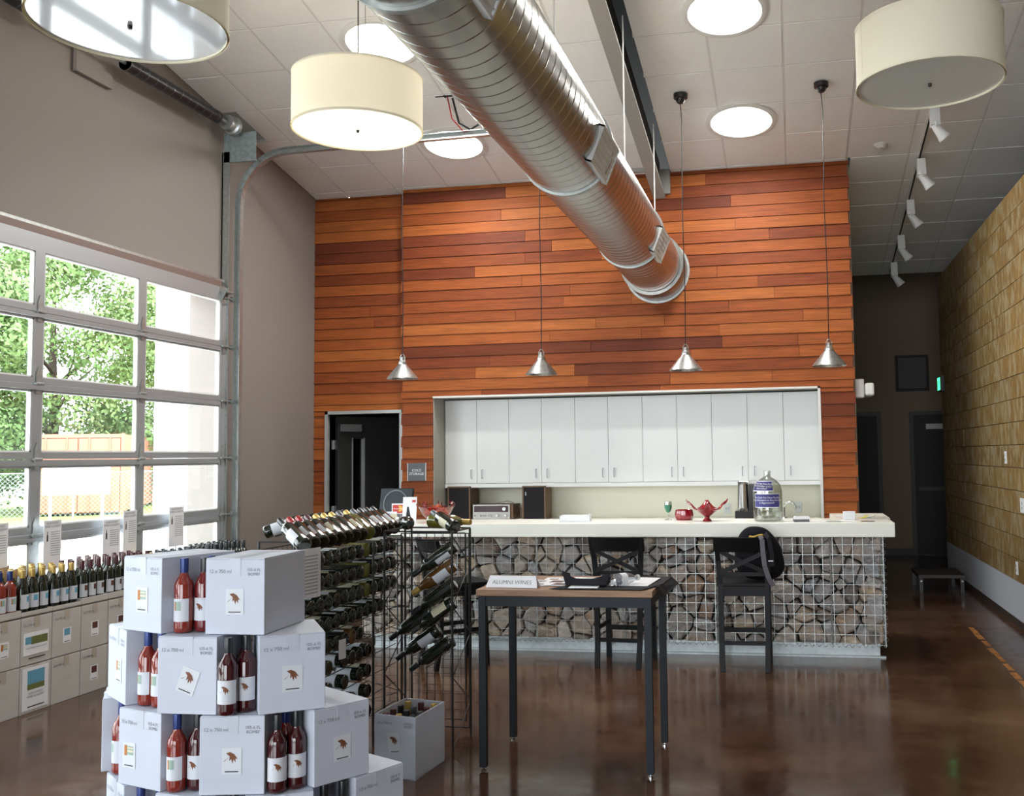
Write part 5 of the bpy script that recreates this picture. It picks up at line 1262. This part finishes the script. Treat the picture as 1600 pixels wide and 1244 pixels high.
b = MB(); b.box(-0.105,-0.045,-0.0006,0,0.02,0.095); b.mi = 1; b.box(-0.11,-0.03,-0.0006,0,-0.11,-0.005); part('picture', b, ['ink_dark','ink'], bd)
b = MB(); [b.box(0.0,0.105,-0.0006,0,-0.10+0.016*q,-0.094+0.016*q) for q in range(12)]; part('text_line', b, 'ink_light', bd, kind='stuff')
t = thing('shelf_tag', 'small white tag hanging on the lower part of the long rack', 'tag', (-2.325, 4.85, 0.60), R(80)); b = MB(); b.box(-0.03,0.03,-0.001,0.001,-0.05,0.05); part('card', b, 'paper', t)
b = MB(); b.tube([(0,0,0.05),(0.004,0.004,0.075),(0,0.008,0.05)], 0.001, 4); part('tie', b, 'black_cord', t)

rb = thing('wire_rack', 'short black wire rack between the open carton and the tall table', 'rack')
end_frame(rb, -1.835, 5.155, 5.46); end_frame(rb, -2.245, 5.20, 5.50)
b = MB(); wire_panel(b, (-2.245, 5.60, 0.06), (1,0,0), (0,0,1), 0.335, 1.08, 0.05, 0.05); b.tube([(-2.245,5.6,0),(-2.245,5.6,1.18)],0.006,6); b.tube([(-1.91,5.6,0.05),(-1.91,5.6,1.14)],0.005,6); part('back_mesh', b, 'black_wire', rb, kind='stuff')
b = MB(); wire_panel(b, (-2.245, 5.44, 0.06), (1,0,0), (0,0,1), 0.41, 1.09, 0.05, 0.1); part('centre_mesh', b, 'black_wire', rb, kind='stuff')
b = MB(); b.tube([(-2.245,5.2,RT),(-1.835,5.16,RT)],0.0055,6); b.tube([(-2.245,5.5,RT),(-1.835,5.46,RT)],0.0055,6); b.tube([(-2.245,5.2,RT-0.045),(-1.835,5.16,RT-0.045)],0.004,6)
cradle_b = b
bz = [(-1.885,5.345,1.09,0),(-1.89,5.345,0.985,5),(-1.885,5.345,0.880,7),(-1.89,5.345,0.775,3),(-2.02,5.345,0.735,7),(-1.98,5.345,0.625,0),(-1.90,5.345,0.565,7)]
kinds.append(('bordeaux','dark_glass','cap_black',None,None)); kn[7] = 'unlabelled'
for x, y, z, ki in bz:
    for q in (0.05, 0.17):
        c_ = Vector((x, y, z))+Vector((-0.80,-0.1,-0.55)).normalized()*q+Vector((-0.55,0,0.80)).normalized()*-0.0445
        cradle_b.tube([c_+Vector((0,-0.10,0)), c_+Vector((0,0.09,0))], 0.0025, 4)
part('cradle_wire', cradle_b, 'black_wire', rb, kind='stuff')
for i, (x, y, z, ki) in enumerate(bz):
    bottle((x, y, z), kinds[ki], ['uppermost','second','third','fourth','fifth','sixth','lowest'][i]+' bottle tilted neck down in the short wire rack', 'tilted bottles in the short rack', direction=(-0.80,-0.10,-0.55), roll=rr.uniform(0,3))
for i, (p, d) in enumerate((((-2.20,5.38,1.215),(0.45,-0.85,0.05)),((-2.06,5.42,1.222),(0.9,-0.3,0.0)),((-1.84,5.22,1.20),(-0.62,0.60,0.22)))):
    bottle(p, kinds[[0,4,3][i]], ['leftmost dark bottle lying on top of the short rack','middle olive bottle lying on top of the short rack','right dark bottle lying across the corner of the short rack'][i], 'bottles on top of the short rack', direction=d, roll=1.0)

# ------------------------------------------------------------------ things on the bar and the back counter
def speaker(x, label, lg):
    t = thing('loudspeaker', label, 'speaker', (x, 10.40, BC))
    b = MB(); b.box(-0.13, 0.13, 0.012, 0.27, 0, 0.365); part('cabinet', b, 'walnut', t, bevel=0.002)
    b = MB(); b.box(-0.13,-0.115,0,0.012,0,0.365); b.box(0.115,0.13,0,0.012,0,0.365); b.box(-0.13,0.13,0,0.012,0.35,0.365); part('front_rim', b, 'walnut', t)
    b = MB(); b.box(-0.115,0.115,0.002,0.012,0.0,0.35); part('grille', b, 'speaker_cloth', t)
    if lg: b = MB(); b.box(-0.095,-0.085,-0.001,0.002,0.26,0.30); part('badge', b, 'aluminium', t)
speaker(-3.62, 'walnut cased loudspeaker at the left end of the niche', False); speaker(-2.77, 'walnut cased loudspeaker right of the silver receiver', True)
t = thing('stereo_receiver', 'silver vintage stereo receiver between the two loudspeakers', 'receiver', (-3.25, 10.40, BC))
b = MB(); b.box(-0.20,0.24,0.02,0.3,0.012,0.165); part('case', b, 'walnut', t)
b = MB(); b.box(-0.21,0.21,0,0.02,0.01,0.165); part('front_panel', b, 'receiver_silver', t)
b = MB(); b.box(-0.195,0.19,-0.003,0,0.085,0.15); part('dial_window', b, 'receiver_dial', t)
for x, z, r_ in [(0.15,0.118,0.022)]+[(-0.12+0.028*i,0.045,0.010) for i in range(5)]+[(0.07,0.045,0.014),(0.165,0.045,0.012),(-0.18,0.045,0.008)]:
    b = MB(); b.T = Matrix.Translation((x,0,z)) @ Matrix.Rotation(R(90),4,'X'); b.lathe([(r_,0),(r_*.92,0.02),(0,0.02)], 14); part('knob', b, 'chrome', t, smooth=True)
b = MB(); b.tube([(0.0,0.2,0.165),(0.05,0.15,0.185),(0.13,0.18,0.19),(0.2,0.2,0.17),(0.28,0.25,0.10),(0.26,0.27,0.02)],0.003,5); b.tube([(0.04,0.25,0.165),(0.12,0.22,0.20),(0.24,0.25,0.15),(0.30,0.26,0.03)],0.003,5); part('cable', b, 'kraft_tape', t)
BT = 1.045
t = thing('pos_monitor', 'dark monitor seen from behind at the left end of the bar', 'monitor', (-3.42, 8.14, BT), R(-8))
b = MB(); b.T = Matrix.Translation((0,0,0.05)) @ Matrix.Rotation(R(-10),4,'X'); b.box(-0.16,0.16,0,0.03,0,0.235); part('housing', b, 'steel_blueblack', t, bevel=0.008)
b = MB(); b.T = Matrix.Translation((0,0,0.05)) @ Matrix.Rotation(R(-10),4,'X') @ Matrix.Translation((0,0.001,0.10)) @ Matrix.Rotation(R(90),4,'X'); b.lathe([(0.115,0.0),(0.12,0.006),(0.112,0.006),(0.108,0.0)],36,cap=False); part('ring_emboss', b, 'sign_grey', t, smooth=True)
b = MB(); b.box(-0.08,0.08,-0.06,0.12,0,0.012); b.box(-0.025,0.025,0.01,0.04,0.012,0.12); part('stand', b, 'black_plastic', t)
t = thing('card_notice', 'small card with overlapping red and yellow circles by the monitor', 'card', (-3.30, 7.93, BT+0.075), R(6))
b = MB(); b.box(-0.055,0.055,0,0.002,-0.005,0.085); part('card', b, 'paper', t)
b = MB(); b.box(-0.046,0.046,-0.001,0,0.004,0.074); part('ground', b, 'card_red', t)
for s, m in ((-1,'card_red'),(1,'card_yellow')): b = MB(); b.T = Matrix.Translation((s*0.016,-0.0015+s*0.0002,0.042)) @ Matrix.Rotation(R(90),4,'X'); b.lathe([(0,0),(0.026,0),(0.026,0.0005),(0,0.0005)],24); part('circle', b, m, t)
text('lettering','MasterCard',0.016,'white_print',t,(0,-0.0030,0.036),(R(90),0,0),'CENTER')
b = MB(); b.tube([(0,0.002,-0.073),(0,0.004,0.03)],0.003,6); part('stem', b, 'clear_glass', t)
t = thing('card_holder', 'clear holder with blue and cream cards in front of the monitor', 'card holder', (-3.345, 7.86, BT), R(4))
b = MB(); b.box(-0.09,0.09,-0.03,0.04,0,0.006); b.box(-0.09,0.09,-0.03,-0.027,0,0.05); part('holder', b, 'clear_glass', t)
b = MB(); b.box(-0.075,0.005,-0.02,-0.018,0.006,0.082); part('blue_card', b, 'blue_card', t); b = MB(); b.box(0.01,0.065,-0.015,-0.013,0.006,0.078); part('cream_card', b, 'label_cream', t); b = MB(); b.box(-0.06,0.06,0.01,0.013,0.006,0.095); part('white_card', b, 'paper', t)
b = MB(); b.T = Matrix.Translation((-0.035,-0.0205,0.044)) @ Matrix.Rotation(R(90),4,'X'); b.lathe([(0.014,0),(0.022,0),(0.022,0.0006),(0.014,0.0006)],20,cap=False); part('circle_print', b, 'white_print', t)
t = thing('leaflet_stand', 'upright white leaflet with a small bottle picture beside the monitor', 'leaflet', (-3.18, 7.90, BT), R(4))
b = MB(); b.hexa([(-0.06,-0.03,0),(0.06,-0.03,0),(0.06,-0.027,0),(-0.06,-0.027,0)],[(-0.06,0.0,0.215),(0.06,0.0,0.215),(0.06,0.003,0.215),(-0.06,0.003,0.215)]); b.box(-0.06,0.06,-0.03,0.05,0,0.003); part('page', b, 'paper', t)
b = MB(); b.hexa([(-0.03,-0.0235,0.05),(0.012,-0.0235,0.05),(0.012,-0.0225,0.05),(-0.03,-0.0225,0.05)],[(-0.022,-0.0115,0.135),(-0.008,-0.0115,0.135),(-0.008,-0.0105,0.135),(-0.022,-0.0105,0.135)]); part('picture', b, 'steel_blueblack', t)
b = MB(); b.box(0.02,0.05,-0.0075,-0.005,0.17,0.19); part('red_mark', b, 'card_red', t)
t = thing('glass_bowl', 'flared pink glass bowl filled with red candies on the bar', 'bowl', (-2.95, 7.90, BT))
b = MB(); b.lathe([(0.0,0.004),(0.055,0.004),(0.065,0.02),(0.12,0.075),(0.15,0.13),(0.156,0.135),(0.152,0.137),(0.116,0.08),(0.06,0.025),(0.0,0.012)],28); part('bowl_body', b, 'pink_glass', t, smooth=True)
for k in range(7): a = R(360/7*k); b = MB(); q = (0.15*math.cos(a),0.15*math.sin(a)); b.tube([(q[0],q[1],0.13),(q[0]*1.08,q[1]*1.08,0.155),(q[0]*0.98,q[1]*0.98,0.172),(q[0]*0.90,q[1]*0.90,0.155)],0.006,6); part('rim_curl', b, 'red_art_glass' if k % 2 else 'pink_glass', t, smooth=True)
b = MB()
for k in range(170):
    a, q = rr.uniform(0,6.28), rr.random()**0.5*0.10; z = 0.06+0.065*(1-(q/0.10)**2)*rr.uniform(.3,1)+0.02
    b.T = Matrix.Translation((q*math.cos(a),q*math.sin(a),z)) @ Matrix.Rotation(rr.uniform(0,3),4,'X') @ Matrix.Rotation(rr.uniform(0,3),4,'Z'); b.tube([(-0.012,0,0),(0.012,0,0)],0.007,5)
part('candy_pile', b, 'candy', t, kind='stuff')
t = thing('brochure_stack', 'stack of white papers in a low holder on the bar', 'papers', (-1.775, 7.98, BT), R(2))
b = MB(); b.box(-0.118,0.10,-0.01,0.06,0,0.052); part('paper_stack', b, 'paper', t); b = MB(); b.box(-0.125,0.125,-0.03,-0.027,0,0.048); b.box(-0.125,0.125,-0.03,0.09,0,0.003); b.box(0.105,0.125,-0.0,0.06,0.003,0.060); part('holder', b, 'exterior_white', t)
t = thing('wine_goblet', 'green banded clear glass goblet standing on the bar', 'glass', (-1.024, 8.15, BT))
b = MB(); b.lathe([(0,0),(0.034,0.001),(0.03,0.006),(0.006,0.012),(0.004,0.05),(0.006,0.062)],20); part('foot', b, 'clear_glass', t, smooth=True)
b = MB(); b.lathe([(0.005,0.06),(0.020,0.072),(0.030,0.10),(0.031,0.125)],20,cap=False); part('green_bowl', b, 'green_art_glass', t, smooth=True)
b = MB(); b.lathe([(0.031,0.125),(0.029,0.152),(0.0285,0.152),(0.030,0.125)],20,cap=False); part('rim', b, 'clear_glass', t, smooth=True)
t = thing('red_bowl', 'low ribbed dark red glass bowl beside the goblet', 'bowl', (-0.893, 8.15, BT))
b = MB(); N = 40; prof = [(0.0,0.0),(0.062,0.0),(0.072,0.012),(0.075,0.045),(0.070,0.080),(0.066,0.080),(0.069,0.045),(0.06,0.012),(0.0,0.008)]
b.lathe(prof, N); b.v = [(x*(1+0.04*math.cos(10*math.atan2(y,x))), y*(1+0.04*math.cos(10*math.atan2(y,x))), z) for x,y,z in b.v]; part('bowl_body', b, 'red_art_glass', t, smooth=True)
b = MB(); b.lathe([(0.066,0.080),(0.070,0.084),(0.072,0.080)],N,cap=False); part('rim', b, 'red_art_glass', t, smooth=True)
t = thing('red_vase', 'flared red art glass vase with pulled points on the bar', 'vase', (-0.690, 8.00, BT), R(10))
b = MB(); b.lathe([(0,0),(0.036,0),(0.038,0.006),(0.022,0.022),(0.020,0.035),(0.0,0.035)],20); part('foot', b, 'red_art_glass', t, smooth=True)
b = MB(); N = 48; V = []; F = []; P_ = [(0.018,0.03,0),(0.045,0.055,.1),(0.078,0.085,.35),(0.095,0.105,.7),(0.108,0.115,1.0)]
for k in range(N):
    a = 2*PI*k/N; w4 = max(0, math.cos(4*a/1.0))**4
    for r_, z, f in P_: rr_ = r_*(1+0.40*f*w4); V.append((rr_*math.cos(a), rr_*math.sin(a)*0.85, z+0.045*f*w4-0.02*f*(1-w4)))
for k in range(N):
    j = (k+1) % N
    for i in range(4): F.append((k*5+i, j*5+i, j*5+i+1, k*5+i+1))
b.add(V, F); o = part('flared_body', b, 'red_art_glass', t, smooth=True); sm = o.modifiers.new('thickness','SOLIDIFY'); sm.thickness = 0.004
for s, e in ((1,(0.165,0.175)),(-1,(0.165,0.165))): b = MB(); b.tube([(s*0.13,0,0.135),(s*0.148,0,0.145),(s*0.158,0,0.158),(s*0.168,0,0.178)],[0.010,0.008,0.007,0.004],8); part('pulled_point', b, 'red_art_glass', t, smooth=True)
b = MB(); b.lathe([(0,0.175),(0.012,0.168),(0.03,0.145),(0.055,0.12),(0.085,0.105)],24); part('crown', b, 'red_art_glass', t, smooth=True)
t = thing('coffee_maker', 'chrome and black coffee press on the back counter', 'coffee maker', (-0.46, 10.35, BC))
b = MB(); b.lathe([(0,0),(0.07,0),(0.07,0.02),(0.06,0.03),(0.055,0.27),(0.058,0.30),(0,0.30)],24,(-0.06,0,0.09)); part('carafe', b, 'chrome', t, smooth=True)
b = MB(); b.box(0.0,0.11,-0.05,0.08,0.0,0.365); b.box(-0.14,0.11,-0.07,0.08,0,0.09); part('tower', b, 'black_plastic', t, bevel=0.008)
b = MB(); b.box(-0.09,0.0,-0.03,0.04,0.385,0.395); part('lid', b, 'chrome', t)
t = thing('glass_carboy', 'clear glass carboy with purple donation labels standing on the bar', 'jug', (-0.205, 8.02, BT))
b = MB(); b.lathe([(0,0.004),(0.10,0.0),(0.113,0.01),(0.115,0.03),(0.115,0.24),(0.105,0.285),(0.07,0.325),(0.030,0.350),(0.027,0.36),(0.027,0.385),(0.031,0.388),(0.031,0.398),(0.025,0.40),(0.022,0.36),(0.028,0.345),(0.068,0.32),(0.102,0.28),(0.112,0.24),(0.112,0.03),(0.10,0.006),(0,0.010)],36,cap=False); part('jug_body', b, 'clear_glass', t, smooth=True)
def curved(b, a0, a1, z0, z1, r0, r1, n=14):
    V = []; F = []
    for k in range(n+1): a = R(a0+(a1-a0)*k/n); V += [(r0*math.cos(a), r0*math.sin(a), z0),(r1*math.cos(a), r1*math.sin(a), z1)]
    for k in range(n): F.append((2*k,2*k+2,2*k+3,2*k+1))
    b.add(V, F)
def wraptext(parent, body, size, r0, zc, m, name='lettering', amid=-90, slope=0.0, tilt=0.0):
    o = text(name, body, size, m, parent, (0,0,0), (0,0,0), 'CENTER')
    for v in o.data.vertices:
        x, y = v.co.x, v.co.y
        if tilt: x, y = x*math.cos(tilt)-y*math.sin(tilt), x*math.sin(tilt)+y*math.cos(tilt)
        rr_ = r0-slope*y; a = R(amid)+x/rr_; v.co = (rr_*math.cos(a), rr_*math.sin(a), zc+y)
b = MB(); curved(b,-145,-38,0.115,0.215,0.1162,0.1162); lb = part('front_label', b, 'purple_print', t)
b = MB(); curved(b,-147,-36,0.110,0.220,0.1158,0.1158); part('label_edge', b, 'white_print', t)
wraptext(lb, 'Put Cash For New Facility\nYour Donation in Any Amount\nis Appreciated!', 0.0205, 0.1170, 0.182, 'white_print', amid=-92)
b = MB(); curved(b,-158,-66,0.245,0.315,0.1165,0.088); lb2 = part('shoulder_label', b, 'purple_print', t)
b = MB(); curved(b,-160,-64,0.238,0.320,0.1170,0.084); part('label_edge', b, 'white_print', t)
wraptext(lb2, 'Put Cash For New Facility\nYour Donation in Any\nAppreciated!', 0.018, 0.106, 0.292, 'white_print', amid=-112, slope=0.42, tilt=-0.06)
b = MB(); rz_ = random.Random(9)
for k in range(9):
    b.T = Matrix.Translation((rz_.uniform(-.06,.03),rz_.uniform(-.06,.06),0.02+0.008*k)) @ Matrix.Rotation(rz_.uniform(0,3),4,'Z') @ Matrix.Rotation(rz_.uniform(-.7,.7),4,'X'); b.box(-0.035,0.035,-0.018,0.018,0,0.0015)
part('folded_note', b, 'label_cream', t, kind='stuff')
t = thing('faucet', 'chrome gooseneck faucet behind the glass carboy', 'faucet', (-0.10, 10.45, BC))
b = MB(); pts = [(0,0,0),(0,0,0.12)]+[(0.055-0.055*math.cos(R(a)),-0.02,0.12+0.05*math.sin(R(a))) for a in range(20,181,20)]+[(0.11,-0.03,0.10)]; b.tube(pts,0.012,10); part('spout', b, 'chrome', t, smooth=True)
b = MB(); b.lathe([(0,0),(0.028,0),(0.026,0.015),(0.014,0.02),(0,0.02)],16); part('base', b, 'chrome', t, smooth=True)
b = MB(); b.tube([(0,0,0.05),(-0.02,-0.06,0.07)],0.006,6); part('lever', b, 'chrome', t)
# papers at the right end of the bar
t = thing('card_stack', 'short stack of grey cards with a paper clip on the bar', 'cards', (0.055, 7.92, BT), R(8)); 
b = MB(); b.box(-0.06,0.055,-0.04,0.04,0,0.018); part('lower_card', b, 'bag_grey', t); b = MB(); b.box(-0.055,0.06,-0.035,0.045,0.019,0.040); part('upper_card', b, 'paper', t)
sheet('loose_paper','loose white sheet left of the grey card stack on the bar','paper',-0.03,7.98,0.10,0.08,R(20),BT+0.001)
sheet('loose_paper','flat white sheet right of the grey card stack on the bar','paper',0.20,7.96,0.16,0.12,R(-10),BT+0.001)
sheet('loose_paper','white sheet under the small white box on the bar','paper',0.40,8.0,0.16,0.11,R(12),BT+0.001)
sheet('leaflet','dark printed leaflet near the right front corner of the bar','leaflet',0.56,7.93,0.10,0.07,R(-15),BT+0.001,'brown_print')
sheet('leaflet','greenish leaflet lying in the middle of the loose papers','leaflet',0.30,7.92,0.11,0.05,R(5),BT+0.003,'teal_print')
t = thing('small_box', 'small white paper box standing at the right end of the bar', 'box', (0.43, 8.12, BT), R(5)); b = MB(); b.box(-0.045,0.045,-0.03,0.03,0,0.062); part('carton_body', b, 'exterior_white', t, bevel=0.004); b = MB(); b.box(-0.046,0.046,-0.031,0.031,0.062,0.066); part('lid', b, 'paper', t)
sheet('sticky_note','yellow note at the right end of the bar','note',0.55,8.30,0.07,0.06,R(20),BT+0.001,'yellow_note',curl=0.02)
sheet('sticky_note','teal note at the right end of the bar','note',0.62,8.35,0.06,0.05,R(-12),BT+0.001,'teal_note',curl=0.02)
sheet('loose_paper','white sheet at the far back of the bar end','paper',0.42,8.55,0.12,0.09,R(-20),BT+0.001)
